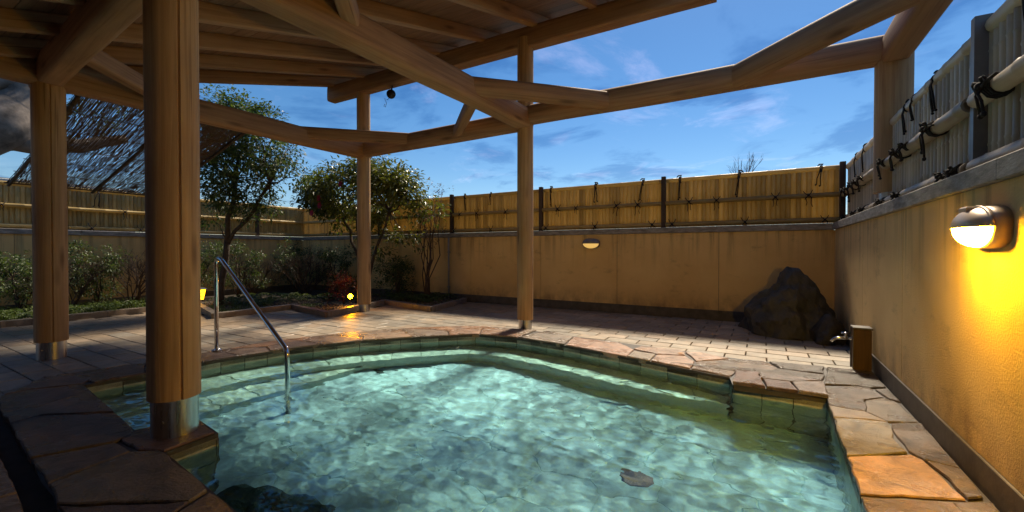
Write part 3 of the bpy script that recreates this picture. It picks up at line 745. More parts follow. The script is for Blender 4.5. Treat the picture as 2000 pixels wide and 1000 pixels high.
make_fence('bamboo_fence', 'ochre bamboo fence on the wall behind the boulder and trees', (-13.56, 8.99, 0), 0, 14.68,
           [(0.0, 3.76), (3.86, 6.46), (6.54, 9.08), (9.16, 11.81), (11.89, 14.66)], [3.81, 6.50, 9.12, 11.85, 14.70], 'bamboo_ochre', 0.076,
           {'mid': [x + 13.56 for x in (-8.6, -7.9, -6.76, -6.23, -5.37, -4.0, -3.56, -2.65, -2.21, -1.23, -0.75, 0.19, 0.67)],
            'bot': [x + 13.56 for x in (-8.2, -7.3, -6.96, -5.81, -4.29, -3.12, -1.92, -1.54, -0.28, 0.9)],
            'top': [x + 13.56 for x in (-6.67, -5.87, -4.21, -3.14, -2.13, -1.41, -0.38, 0.85)]})
Y = lambda y: 8.95 - y
make_fence('bamboo_fence', 'pale weathered bamboo fence with big black rope bows on the side wall', (1.25, 8.95, 0), R(-90), 9.65,
           [(0.0, 2.51), (2.85, 5.06), (5.16, 9.5)], [5.11], 'bamboo_pale', 0.086,
           {'mid': [Y(v) for v in (8.49, 8.2, 7.85, 7.5, 7.1, 5.97, 5.44, 5.13, 4.5, 3.5, 2.6)], 'bot': [Y(v) for v in (8.4, 7.6, 7.0, 6.0, 5.37, 4.15, 3.95, 2.9)],
            'top': [Y(v) for v in (8.1, 7.51, 5.55, 5.30, 4.75, 3.3)]}, True, True, [(2.55, 2.81)])
make_fence('bamboo_fence', 'shaded bamboo fence under the reed awning, above the shrubs', (-13.5, -2.0, 0), R(90), 11.0,
           [(0.1, 2.4), (2.5, 5.1), (5.22, 9.32), (9.42, 10.98)], [2.45, 5.16, 9.37], 'bamboo_ochre', 0.078,
           {'mid': [4.25, 6.2, 7.6], 'bot': [5.6, 6.5], 'top': [5.75, 8.3]})

# ------------------------------------------------------------------ pavilion
pav = thing('bath_pavilion', 'open cedar pavilion with round posts, log ties and sloping boarded roof over the pool', 'pavilion', (0, 0, 0))
P1 = (-3.57, 1.385); P2 = (-7.43, 1.63); P3 = (-7.38, 6.30); P4 = (-3.41, 6.25); P5 = (1.245, 6.25); P6 = (1.245, 1.40)
TZ = 3.50
def post(p, z0, zw, z1, d, ds, notch=None, mat='cedar'):
    o = timber('post', (p[0], p[1], zw), (p[0], p[1], z1), d, d, 2.0, pav, mat, 96, 0.003, notch)
    s = MB().lathe([(ds / 2, z0), (ds / 2, zw + 0.03)], 40, (0, 0, -zw)).build('steel_sleeve', 'steel', o, True); smooth_angle(s, 40)
    for a in (-0.9, 2.2):
        b = MB(); r = ds / 2; x, y = r * math.cos(a), r * math.sin(a)
        b.tube([(x * .98, y * .98, z0 - zw + 0.12), (x * 1.07, y * 1.07, z0 - zw + 0.12)], 0.011, 6); b.build('bolt', 'steel', o)
    return o
post(P1, 0.02, 0.28, 3.62, 0.305, 0.272, 94)
post(P2, 0.0, 0.21, 3.62, 0.295, 0.262, 94)
post(P3, 0.0, 0.16, 4.72, 0.275, 0.235, 2)
post(P4, 0.0, 0.16, 4.80, 0.265, 0.225)
post(P5, 1.76, 1.95, 3.66, 0.335, 0.27)
post(P6, 1.76, 1.95, 3.66, 0.335, 0.27)
def tie(p, q, ext0=0.0, ext1=0.0, w=0.24, h=0.335, e=2.6, z=TZ, name='tie_beam'):
    a = Vector((*p, z)); b = Vector((*q, z)); u = (b - a).normalized()
    return timber(name, a - u * ext0, b + u * ext1, w, h, e, pav)
tie(P1, P2, 0.3, 0.35, e=4.5, z=3.44)
tie(P2, P3, 0.42, 0.12, e=4.0, z=3.43)
tie(P3, P4, 0.1, 0.0, e=2.3, z=3.46)
tie(P1, P4, 0.3, 0.05, w=0.27, e=4.5, z=3.48)
tie(P4, P5, 0.05, 0.1, w=0.30, h=0.33, e=2.2, z=3.54)
tie(P5, P6, 0.12, 0.4, w=0.26, h=0.33, e=4.5, z=3.52)
tie(P1, P6, 0.0, 0.1, w=0.26, h=0.33, e=3)
for a, b, z, e, h in (((-7.40, 4.90), (-5.98, 6.28), 3.50, 3.5, 0.22), ((-3.43, 4.72), (-1.95, 6.25), 3.53, 2.6, 0.25), ((-3.43, 4.85), (-4.85, 6.27), 3.46, 4, 0.2),
                      ((-0.35, 6.25), (1.25, 4.75), 3.54, 2.2, 0.30), ((-6.20, 1.56), (-7.42, 2.95), 3.43, 5, 0.2), ((-3.47, 2.82), (-2.2, 1.40), 3.56, 5, 0.2)):
    timber('corner_brace', (*a, z), (*b, z), 0.16 if e > 3 else 0.22, h, e, pav)
# eave beam, rafters, boards
SL = 0.30
zr = lambda y: 4.96 + SL * (y - 6.27)
timber('eave_beam', (-8.38, 6.27, 4.80), (-0.55, 6.27, 4.80), 0.24, 0.34, 6, pav)
for x in (-8.20, -7.2, -6.2, -5.2, -4.2, -3.2, -2.2, -1.2):
    timber('rafter', (x, -1.2, zr(-1.2) + 0.09), (x, 6.75, zr(6.75) + 0.09), 0.12, 0.19, 9, pav, 'timber', 20, 0.003)
y = -1.25; k = 0
while y < 6.85:
    t = 0.022; b = MB(); y2 = y + 0.232; z0 = zr(y) + 0.186; z1 = zr(y2) + 0.186
    b.add([(-8.32, y, z0), (-1.02, y, z0), (-1.02, y2, z1), (-8.32, y2, z1), (-8.32, y, z0 + t), (-1.02, y, z0 + t), (-1.02, y2, z1 + t), (-8.32, y2, z1 + t)],
          [(3, 2, 1, 0), (4, 5, 6, 7), (0, 1, 5, 4), (1, 2, 6, 5), (2, 3, 7, 6), (3, 0, 4, 7)])
    # local Z along the board so that the grain runs lengthwise
    b.v = [(-(p[1] - y), p[2] - z0, p[0] + 8.32) for p in b.v]
    o = b.build('roof_board', 'board', pav); o.matrix_local = Matrix(((0, 0, 1, -8.32), (-1, 0, 0, y), (0, 1, 0, z0), (0, 0, 0, 1)))
    y += 0.238; k += 1
rs = MB(); rs.add([(-8.45, -1.35, zr(-1.35) + .225), (-0.90, -1.35, zr(-1.35) + .225), (-0.90, 6.95, zr(6.95) + .225), (-8.45, 6.95, zr(6.95) + .225),
                   (-8.45, -1.35, zr(-1.35) + .255), (-0.90, -1.35, zr(-1.35) + .255), (-0.90, 6.95, zr(6.95) + .255), (-8.45, 6.95, zr(6.95) + .255)],
                  [(3, 2, 1, 0), (4, 5, 6, 7), (0, 1, 5, 4), (1, 2, 6, 5), (2, 3, 7, 6), (3, 0, 4, 7)])
rs.build('roof_sheet', 'grey_metal', pav)
for x in (-8.43, -0.95):
    b = MB(); b.add([(x - .018, -1.35, zr(-1.35) + .03), (x + .018, -1.35, zr(-1.35) + .03), (x + .018, 6.93, zr(6.93) + .03), (x - .018, 6.93, zr(6.93) + .03),
                     (x - .018, -1.35, zr(-1.35) + .22), (x + .018, -1.35, zr(-1.35) + .22), (x + .018, 6.93, zr(6.93) + .22), (x - .018, 6.93, zr(6.93) + .22)],
                    [(3, 2, 1, 0), (4, 5, 6, 7), (0, 1, 5, 4), (1, 2, 6, 5), (2, 3, 7, 6), (3, 0, 4, 7)]); b.build('barge_board', 'timber', pav)

# unseen bathhouse behind the camera, added so its wall and eave shade the near corner
bh = thing('bathhouse', 'unseen dark timber bathhouse wall and low eave, added to shade the near side of the pool', 'building', (-3.5, -1.7, 0))
b = MB().box(-6, -0.3, -0.04, 4.5, 0, 2.75); b.build('wall', 'dark_wood', bh)
b = MB().box(1.2, -0.4, 2.76, 4.5, 2.85, 2.9, 0.01); b.build('eave', 'board', bh)
for q in range(4): MB().box(-5 + q * 1.3, 0.003, 0.05, -3.8 + q * 1.3, 0.045, 2.1, 0.005).build('sliding_door', 'board', bh)

# reed awning
aw = thing('reed_awning', 'brown reed screen awning sloping down from the pavilion towards the fence', 'awning', (-7.6, 3.0, 0))
def aw_pt(s, y): return Vector((-3.65 * s - 0.03, y, 3.40 - 0.93 * s - 0.03 * math.sin(s * math.pi)))
mb = MB()
for k in range(320):
    y = -1.05 + 2.12 * k / 319 + random.uniform(-.003, .003); s = 0.0
    while s < 1.0:
        e = min(1.0, s + random.uniform(0.03, 0.16)); sk = random.uniform(-.006, .006); a = aw_pt(s, y); c = aw_pt(e, y + sk); w = random.uniform(.0034, .0050); z = random.uniform(-.006, .006)
        mb.add([(a.x, a.y - w, a.z + z), (a.x, a.y + w, a.z + z), (a.x, a.y, a.z + z + w * 1.6), (c.x, c.y - w, c.z + z), (c.x, c.y + w, c.z + z), (c.x, c.y, c.z + z + w * 1.6)],
               [(0, 1, 4, 3), (1, 2, 5, 4), (2, 0, 3, 5)])
        thin = noise.noise(Vector((s * 3.0, y * 2.2, 4))) * 0.5 + (0.25 if s > 0.3 else -0.25)
        s = e + (random.uniform(.012, .045) if random.random() < 0.42 + thin * 0.7 else 0)
stuff(mb.build('reed_mat', 'reed', aw))
for s in (0.02, 0.17, 0.33, 0.5, 0.66, 0.82, 0.985):
    MB().tube([aw_pt(s, -1.08) + Vector((0, 0, -.008)), aw_pt(s, 1.1) + Vector((0, 0, -.008))], 0.007 if 0.1 < s < .9 else 0.014, 5).build('binding_cord', 'reed', aw)
for y in (-1.02, 0.05, 1.04):
    MB().tube([aw_pt(s, y) + Vector((0, 0, -.035)) for s in (0, .25, .5, .75, 1.0)], 0.024, 8).build('support_pole', 'bark', aw, True)
for y in (-0.42, 1.03):
    MB().tube([(-3.68, y, 0.02), (-3.68, y, 2.45)], 0.022, 8).build('prop', 'bark', aw, True)

# ------------------------------------------------------------------ lamps
M['lit_metal'] = m_plain('tan_lit_lamp_metal', (0.60, 0.45, 0.30), 0.4, 0.3, 10, 0.15)  # pale tan puts the sky light and amber glow into the metal colour
def bulkhead(label, loc, rz, glass, group=None, metal='grey_metal'):
    t = thing('wall_lamp', label, 'lamp', loc, rz, group)       # local: wall at y = 0, front towards -Y
    a, bz, dp = 0.185, 0.108, 0.150
    n = 28
    def ov(f, y, e=2.7): return [(a * f * math.copysign(abs(math.cos(q)) ** (2 / e), math.cos(q)), y, bz * f * math.copysign(abs(math.sin(q)) ** (2 / e), math.sin(q))) for q in [k * 2 * math.pi / n for k in range(n)]]
    MB().rings([ov(1.0, 0.0), ov(1.0, -0.055), ov(0.96, -0.065)]).build('base', metal, t, True, fix=True)
    def shell(sgn, k0, k1, f0, f1, th):
        # half dome, upper or lower
        rs = []
        for k in range(9):
            u = k / 8; ff = math.cos(u * math.pi / 2 * 0.93); y = -0.06 - (dp - 0.06) * math.sin(u * math.pi / 2)
            r = []
            for q in range(15):
                ang = math.pi * q / 14 * sgn
                r.append((a * (ff * f0) * math.cos(ang), y * f1, bz * (ff * f0) * math.sin(ang)))
            rs.append(r)
        vs = [p for r in rs for p in r]; fs = []
        for k in range(8):
            for q in range(14): fs.append((k * 15 + q, k * 15 + q + 1, (k + 1) * 15 + q + 1, (k + 1) * 15 + q))
        for k in range(8): fs.append((k * 15, (k + 1) * 15, (k + 1) * 15 + 14, k * 15 + 14))
        fs.append(tuple(range(8 * 15, 8 * 15 + 15)))
        return MB().add(vs, fs)
    smooth_angle(shell(1, 0, 0, 1.0, 1.03, 0).build('hood', metal, t, True, fix=True), 50)
    smooth_angle(shell(-1, 0, 0, 0.955, 1.0, 0).build('glass', glass, t, True, fix=True), 50)
    v = MB(); v.tube([(a * .98 * math.cos(q), -0.07, bz * .98 * math.sin(q)) for q in [math.pi * k / 10 for k in range(11)]], 0.010, 6); v.build('hood_rim', metal, t, True)
    v = MB(); v.box(-0.05, -0.125, bz * .62, 0.05, -0.02, bz * 1.02, 0.008); v.build('clasp', metal, t)
    return t
bulkhead('brightly lit yellow oval wall lamp with a hood on the side wall', (1.03, 3.14, 1.42), R(-90), 'lamp_hot', None, 'lit_metal')
bulkhead('small dim oval wall lamp with a dark hood below the back fence', (-3.17, 8.8, 1.455), 0, 'lamp_dim')
# garden spotlight by the post
sp = thing('garden_spotlight', 'glowing round garden spotlight beside the pavilion post', 'lamp', (-7.98, 6.42, 0.02))
MB().tube([(0, 0, 0), (0, 0, 0.2)], 0.012, 8).build('stake', 'black_metal', sp)
d = Vector((0.75, -0.6, 0.0)).normalized()
c0 = Vector((0, 0, 0.26)); h = MB()
h.tube([c0 - d * 0.09, c0 - d * 0.07, c0 + d * 0.0, c0 + d * 0.025], [0.03, 0.045, 0.052, 0.056], 16); h.build('housing', 'black_metal', sp, True)
h = MB(); h.tube([c0 + d * 0.026, c0 + d * 0.04, c0 + d * 0.048], [0.05, 0.044, 0.02], 16); h.build('bulb', 'lamp_spot', sp, True)
# paper-pane lantern
ln = thing('garden_lantern', 'small square yellow lantern on a black post in the garden bed', 'lamp', (-11.36, 4.88, 0.04))
MB().tube([(0, 0, 0.28), (0, 0, 0.42)], 0.028, 10).build('lamp_post', 'black_metal', ln)
def frus(r0, z0, r1, z1): return [[(-r0, -r0, z0), (r0, -r0, z0), (r0, r0, z0), (-r0, r0, z0)], [(-r1, -r1, z1), (r1, -r1, z1), (r1, r1, z1), (-r1, r1, z1)]]
MB().rings(frus(0.105, 0.43, 0.15, 0.74)).build('pane', 'lamp_lantern', ln)
for sx in (-1, 1):
    for sy in (-1, 1):
        MB().tube([(sx * .107, sy * .107, .425), (sx * .153, sy * .153, .745)], 0.007, 5).build('frame_bar', 'black_metal', ln)
for z, r in ((0.53, 0.124), (0.64, 0.140)):
    MB().tube([(-r, -r, z), (r, -r, z), (r, r, z), (-r, r, z), (-r, -r, z)], 0.0045, 4).build('pane_bar', 'black_metal', ln)
MB().rings([[(sx * r, sy * r, z) for sx, sy in ((-1, -1), (1, -1), (1, 1), (-1, 1))] for r, z in ((0.16, .742), (0.185, .755), (0.12, .80), (0.03, .83))]).build('lamp_roof', 'black_metal', ln)
MB().box(-.11, -.11, .405, .11, .11, .428).build('lamp_tray', 'black_metal', ln)
for o in ln.children: o.location.z = -0.20; o.scale = (0.75, 0.75, 0.75)
# floodlight under the eave
fl_ = thing('floodlight', 'small black floodlight with a dangling wire under the eave', 'lamp', (-6.47, 6.22, 4.47))
h = MB(); h.tube([(-.10, .10, .0), (-.06, .05, -.01), (.06, -.06, -.05), (.10, -.10, -.06)], [.05, .07, .085, .09], 14); h.build('housing', 'black_metal', fl_, True)
MB().tube([(0, 0, .0), (0, .03, .18)], 0.015, 6).build('bracket', 'black_metal', fl_)
MB().tube([(-.1, .1, 0), (-.22, .1, -.06), (-.30, .1, -.01), (-.24, .1, -.12), (-.27, .1, -.20), (-.32, .1, -.17), (-.28, .1, -.13)], 0.005, 5).build('wire', 'black_metal', fl_)

# ------------------------------------------------------------------ handrail, tap post
hr = thing('handrail', 'polished steel handrail leading down the steps into the water', 'handrail', (-6.0, 2.78, 0.03))
def rnd(pts, r=0.09, k=5):
    pts = [Vector(p) for p in pts]; out = [pts[0]]
    for i in range(1, len(pts) - 1):
        a = (pts[i - 1] - pts[i]).normalized() * r; b = (pts[i + 1] - pts[i]).normalized() * r
        for q in range(k + 1):
            t = q / k; out.append(pts[i] + a * (1 - t) ** 2 + b * t ** 2)
    return out + [pts[-1]]
MB().tube(rnd([(0, 0, 0), (0, 0, 1.17), (0.16, -0.02, 1.17), (1.88, -0.23, 0.27), (1.90, -0.235, FLOOR_Z - 0.03)], 0.07), 0.024, 14).build('rail_tube', 'chrome', hr, True)
MB().lathe([(0.062, 0.0), (0.062, 0.012), (0.03, 0.022), (0.026, 0.022)], 18).build('floor_flange', 'chrome', hr, True)
b = MB(); b.lathe([(0.03, 0.0), (0.034, 0.02), (0.018, 0.04), (0.0, 0.043)], 12, (0.075, -0.03, 0.0)); b.build('cover_cap', 'chrome', hr, True)

tp = thing('tap_post', 'short dark wooden post holding the chrome tap by the side wall', 'post', (0.925, 5.87, 0.02))
MB().box(-0.075, -0.085, 0, 0.075, 0.085, 0.44, 0.006).build('post_body', 'box_wood', tp)
MB().box(-0.084, -0.092, 0.4405, 0.084, 0.092, 0.462, 0.004).build('post_cap', 'plinth', tp)
for s in (-1, 1): MB().box(-0.083, s * 0.08 - .011, 0.0, -0.0755, s * 0.08 + .011, 0.44).build('edge_trim', 'plinth', tp)
tap = thing('water_tap', 'chrome water tap with a curved spout on the wooden post', 'tap', (0.842, 5.87, 0.345))
MB().tube(rnd([(0.01, 0, 0), (-0.14, 0, 0.0), (-0.18, 0, -0.045)], 0.035), [0.014] * 8, 10).build('spout', 'chrome', tap, True)
MB().tube([(-0.05, 0, 0), (-0.05, 0, 0.05)], [0.022, 0.014], 10).build('valve', 'chrome', tap, True)
b = MB(); b.tube([(-0.09, 0, 0.056), (-0.01, 0, 0.056)], 0.009, 6); b.tube([(-0.05, -.04, 0.056), (-0.05, .04, 0.056)], 0.009, 6); b.build('handle', 'chrome', tap, True)
MB().tube([(0.008, 0, 0), (-0.006, 0, 0)], 0.028, 12).build('flange', 'chrome', tap)

# ------------------------------------------------------------------ boulder
def boulder(label, loc, fn, seed, color, res=5):
    bm = bmesh.new(); bmesh.ops.create_icosphere(bm, subdivisions=res, radius=1)
    for v in bm.verts:
        p = v.co.copy(); x, y, z = fn(p)
        q = Vector((x, y, z)); nn = p.normalized()
        k = 0.12 * noise.fractal(q * 2.2 + Vector((seed, 0, 0)), 0.9, 2.1, 5) + 0.05 * abs(noise.noise(Vector((q.x * 7 + seed, q.y * 7, q.z * 3)))) - 0.05 * abs(noise.noise(Vector((q.x * 3.3, q.y * 3.3, q.z * 1.4 + seed))))
        k += 0.13 * (noise.voronoi(Vector((q.x * 3.0 + seed, q.y * 3.0, q.z * 2.0)))[0][0] - 0.35) + 0.02 * noise.noise(q * 14)
        v.co = q + nn * k
        if v.co.z < 0: v.co.z *= 0.15
    me = bpy.data.meshes.new('boulder'); bm.to_mesh(me); bm.free(); me.materials.append(M['rock']); me.shade_smooth(); me.set_sharp_from_angle(angle=R(28))
    o = obj('boulder', me, None, loc); o.color = (*color, 1); return tag(o, label, 'rock')
def big(p):
    z = (p.z + 0.25) / 1.25; z = max(-0.1, z); w = 1 - 0.72 * max(0, z) ** 1.35
    return (p.x * 0.50 * (w + .25) - 0.12 * max(0, z), p.y * 0.40 * (w + .2), z * 1.0)
boulder('big dark craggy boulder standing in the corner of the deck', (0.42, 7.92, 0), big, 3.1, (0.062, 0.060, 0.048))
boulder('small dark rock against the left flank of the big boulder', (-0.13, 8.30, 0), lambda p: (p.x * 0.21, p.y * 0.2, (p.z + .2) * 0.36), 8.4, (0.045, 0.042, 0.032), 4)
boulder('low dark rock between the big boulder and the side wall', (0.80, 7.45, 0), lambda p: (p.x * 0.18, p.y * 0.22, (p.z + .2) * 0.22), 5.4, (0.038, 0.034, 0.028), 4)
o = boulder('dark boulder lying under water against the near pool edge', (-2.45, 1.42, FLOOR_Z - 0.03), lambda p: (p.x * 0.52, p.y * 0.34, (p.z + .2) * 0.42), 12.4, (0.045, 0.050, 0.038), 4); receiver(o)
lf = MB(); lf.add([(-.05, 0, .0), (0, -.025, .006), (.05, 0, .012), (0, .025, .003)], [(0, 1, 2), (0, 2, 3)])
o = lf.build('fallen_leaf', 'leaf_rust', None, False, (-0.86, 5.58, 0.037)); M['yl'] = m_leaf('yellow_leaf', [(0, (0.75, 0.30, 0.03)), (1, (0.8, 0.36, 0.04))]); o.data.materials[0] = M['yl']
tag(o, 'fallen yellow leaf lying on a pinkish rim stone', 'leaf')

# ------------------------------------------------------------------ plants
def leaf_add(mb, p, d, up, l, w):
    """one leaf: folded diamond of four verts plus tip"""
    d = d.normalized(); s = d.cross(up)
    s = s.normalized() if s.length > 1e-4 else d.orthogonal().normalized()
    n_ = s.cross(d); o = len(mb.v)
    mb.v += [tuple(p), tuple(p + d * l * .45 + s * w + n_ * w * .3), tuple(p + d * l - n_ * l * .12), tuple(p + d * l * .45 - s * w + n_ * w * .3)]
    mb.f += [(o, o + 1, o + 2), (o, o + 2, o + 3)]
def rvec(): 
    while True:
        v = Vector((random.uniform(-1, 1), random.uniform(-1, 1), random.uniform(-1, 1)))
        if 0.05 < v.length < 1: return v
def twig_path(a, b, wob, k=5):
    a, b = Vector(a), Vector(b); pts = []
    for i in range(k + 1):
        t = i / k; p = a.lerp(b, t) + rvec() * wob * math.sin(t * math.pi); pts.append(p)
    return pts
def tree(name, label, cat, base, forks, clumps, leaf, l, w, per, trunk_r, bark='bark', group=None, droop=0.25):
    """forks: main limb end points; clumps: (centre, radii) leaf masses. Everything relative to base."""
    t = thing(name, label, cat, base, 0, group)
    tb = MB(); ends = []
    for (p0, p1, r0, r1) in forks:
        pts = twig_path(p0, p1, (Vector(p1) - Vector(p0)).length * 0.06); tb.tube(pts, [r0 + (r1 - r0) * i / 5 for i in range(6)], 8); ends.append(Vector(p1))
    cb = MB()
    for (c, rad, cnt) in clumps:
        c = Vector(c); e = min(ends, key=lambda q: (q - c).length)
        tb.tube(twig_path(e, c, 0.08, 4), [trunk_r * .35, trunk_r * .28, trunk_r * .2, trunk_r * .14, trunk_r * .08], 6)
        for k in range(cnt):
            v = rvec(); v = v.normalized() * (v.length ** 0.6); q = c + Vector((v.x * rad[0], v.y * rad[1], v.z * rad[2]))
            tb.tube([c + (q - c) * .3, c + (q - c) * .7 + rvec() * .03, q], [trunk_r * .07, trunk_r * .045, trunk_r * .02], 3)
            ax = (q - c).normalized()
            for z in range(per):
                d = (ax + rvec() * 0.9 + Vector((0, 0, -droop))).normalized()
                leaf_add(cb, q + rvec() * l * 1.6, d, Vector((random.uniform(-.5, .5), random.uniform(-.5, .5), 1)), l * random.uniform(.5, 1.35), w * random.uniform(.65, 1.3))
    tb.build('trunk', bark, t, True); cb.build('crown', leaf, t)
    return t
random.seed(11)
# evergreen tree beside the reed awning
cl1 = []
for k in range(64):
    v = rvec(); cl1.append(((0.42 + v.x * 1.15, 0.20 + v.y * 1.0, 3.40 + v.z * 1.35), (0.36, 0.36, 0.26), 20))
for (x, y, z) in ((0.2, 0.2, 4.7), (0.5, 0.4, 4.6), (-0.4, 0.0, 4.8), (0.9, 0.7, 4.3), (1.35, 0.8, 3.5), (1.5, 1.0, 3.0), (-.1, -.1, 2.1), (.9, .6, 2.3)): cl1.append(((x, y, z), (0.3, 0.3, 0.28), 18))
tree('evergreen_tree', 'dark small-leaved evergreen tree beside the reed awning', 'tree', (-10.75, 5.05, 0.04),
     [((0, 0, 0), (0.15, 0.1, 1.5), 0.085, 0.065), ((0.15, 0.1, 1.5), (0.3, 0.2, 2.9), 0.062, 0.045), ((0.15, 0.1, 1.4), (1.0, 0.6, 2.8), 0.045, 0.03), ((0.3, 0.2, 2.8), (0.6, 0.3, 4.3), 0.045, 0.02), ((0.3, 0.2, 2.6), (-0.3, 0.5, 3.8), 0.035, 0.02)],
     cl1, 'leaf_dark', 0.085, 0.024, 10, 0.06)
# camellia behind the middle post
cl2 = []
for k in range(74):
    v = rvec(); v = v.normalized() * v.length ** .5
    x = v.x * 2.15; cl2.append(((0.02 + x, v.y * 0.8, 2.74 + (v.z * .62 + .12) * (1.12 - 0.30 * (x + .45) ** 2 / 2.6)), (0.34, 0.32, 0.22), 14))
for (x, y, z) in ((1.2, -.2, 3.15), (1.75, -.2, 2.75), (2.2, -.15, 2.45), (2.45, -.1, 2.2), (1.95, -.3, 2.5), (-.3, .1, 3.55), (.5, 0, 3.6), (-1.2, 0, 3.4), (-2.0, .2, 2.9), (-1.5, 0.2, 2.35), (-1.15, 0.1, 2.05), (0.9, 0.3, 1.7), (-0.4, 0.4, 1.9), (1.5, 0.1, 1.55), (0.5, 0.2, 1.35), (2.05, -.1, 2.2)): cl2.append(((x, y, z), (0.36, 0.3, 0.22), 11))
cam2 = tree('camellia_tree', 'broad yellow-green camellia tree with magenta flowers behind the pavilion post', 'tree', (-9.15, 7.75, 0.04),
     [((0, 0, 0), (-0.1, 0, 1.0), 0.07, 0.055), ((-0.1, 0, 1.0), (-0.9, 0.1, 2.3), 0.045, 0.03), ((-0.1, 0, .9), (0.1, 0.1, 2.5), 0.05, 0.03), ((0.1, 0, .2), (0.9, 0.1, 2.3), 0.045, 0.028), ((-.1, 0, 0.1), (-.35, .1, 2.2), .035, .02), ((0.9, .1, 2.2), (1.6, 0, 2.5), .025, .015)],
     cl2, 'leaf_olive', 0.13, 0.030, 9, 0.05, droop=0.45)
for (x, y, z) in ((-0.72, -0.75, 2.62), (-0.62, -0.80, 2.42), (-1.05, -0.72, 2.25), (0.2, -.8, 2.9)):
    fb = MB()
    for ring, (rr, zz, nn_) in enumerate(((0.10, 0.0, 6), (0.06, 0.025, 5))):
        for q in range(nn_):
            a = q * 2 * math.pi / nn_ + ring; dv = Vector((math.cos(a), -0.35, math.sin(a)))
            leaf_add(fb, Vector((x, y, z)) + Vector((0, -zz, 0)), dv, Vector((0, -1, 0)), rr, rr * .42)
    fb.build('flower', 'petal', cam2)
# slim many-stemmed shrub against the wall
random.seed(5)
forks = []; cl3 = []
for k in range(9):
    a = random.uniform(0, 6.28); h = random.uniform(2.2, 2.9); x1, y1 = random.uniform(-.42, .42), random.uniform(-.2, .15)
    forks.append(((0.06 * math.cos(a), 0.06 * math.sin(a), 0), (x1, y1, h), 0.017, 0.006))
    for z in (h * .62, h * .8, h): cl3.append(((x1 * z / h + random.uniform(-.2, .2), y1, z + random.uniform(-.1, .15)), (0.22, 0.15, 0.2), 5))
tree('slender_shrub', 'slender many-stemmed shrub with sparse rusty leaves against the back wall', 'shrub', (-7.28, 8.2, 0.04), forks, cl3, 'leaf_rust', 0.055, 0.014, 4, 0.03, 'twig')
# red-leaved shrub by the spotlight
cl4 = [((random.uniform(-.28, .28), random.uniform(-.25, .2), random.uniform(.2, .72)), (.13, .13, .12), 10) for k in range(15)]
tree('red_shrub', 'small red-leaved shrub glowing beside the garden spotlight', 'shrub', (-8.45, 6.62, 0.04), [((0, 0, 0), (random.uniform(-.2, .2), random.uniform(-.1, .1), .45), .012, .006) for k in range(5)], cl4, 'leaf_red', 0.05, 0.013, 6, 0.02, 'twig')
# bare shrubs along the shaded wall
def bare_shrub(label, loc, h, w, seed, dens=11):
    random.seed(seed); t = thing('bare_shrub', label, 'shrub', loc, 0, 'leafless shrubs along the shaded wall'); mb = MB()
    def grow(p, d, l, r, lev):
        e = p + d * l; m = p.lerp(e, .5) + rvec() * l * .08; mb.tube([p, m, e], [r, r * .8, r * .6], 4)
        if lev == 0: return
        for k in range(3 if lev > 1 else 4):
            grow(p.lerp(e, random.uniform(.55, 1)), (d + rvec() * .75 + Vector((0, 0, .12))).normalized(), l * random.uniform(.55, .8), r * .55, lev - 1)
    for k in range(dens):
        d = Vector((random.uniform(-w, w), random.uniform(-w, w), 1)).normalized(); grow(Vector((random.uniform(-.1, .1), random.uniform(-.1, .1), 0)), d, h * .42, .016, 4 if k < 6 else 3)
    mb.build('twigs', 'twig', t); return t
bare_shrub('leafless twiggy shrub under the awning beside the pavilion corner post', (-12.4, 3.0, 0.04), 1.25, .75, 1)
bare_shrub('leafless twiggy shrub with thin stems between two pavilion posts', (-12.3, 4.0, 0.04), 1.35, .7, 2)
bare_shrub('leafless bushy shrub behind the handrail near the camellia', (-11.0, 7.4, 0.04), 1.4, .8, 3, 13)
bare_shrub('leafless shrub in the bed corner behind the lantern', (-12.3, 6.6, 0.04), 1.3, .75, 4)
# dense dark shrubs in front of the shaded wall
def dark_shrub(label, loc, h, w, seed):
    random.seed(seed)
    cl = [((random.uniform(-w, w), random.uniform(-w, w) * .7, h * random.uniform(.25, 1.0)), (.20, .18, .16), 13) for k in range(24)]
    return tree('dark_shrub', label, 'shrub', loc, [((0, 0, 0), (random.uniform(-w, w) * .6, random.uniform(-w, w) * .5, h * .6), .02, .01) for k in range(5)], cl, 'leaf_dark', 0.055, 0.017, 9, 0.025, 'twig')
dark_shrub('dark leafy shrub under the far end of the reed awning', (-12.75, 2.35, 0.04), 1.25, .6, 41)
dark_shrub('dark leafy shrub between two bare shrubs below the fence', (-12.8, 3.55, 0.04), 1.35, .6, 42)
dark_shrub('dark leafy shrub behind the square lantern', (-12.7, 5.3, 0.04), 1.4, .65, 43)
dark_shrub('dark leafy shrub behind the trunk of the evergreen tree', (-12.2, 6.2, 0.04), 1.5, .7, 44)
dark_shrub('dark leafy shrub in the corner where the two walls meet', (-12.3, 7.9, 0.04), 1.5, .7, 45)
dark_shrub('dark leafy shrub against the back wall beside the camellia', (-10.7, 8.2, 0.04), 1.35, .6, 46)
dark_shrub('low dark shrub against the back wall behind the pavilion post', (-8.45, 8.3, 0.04), 0.95, .5, 47)
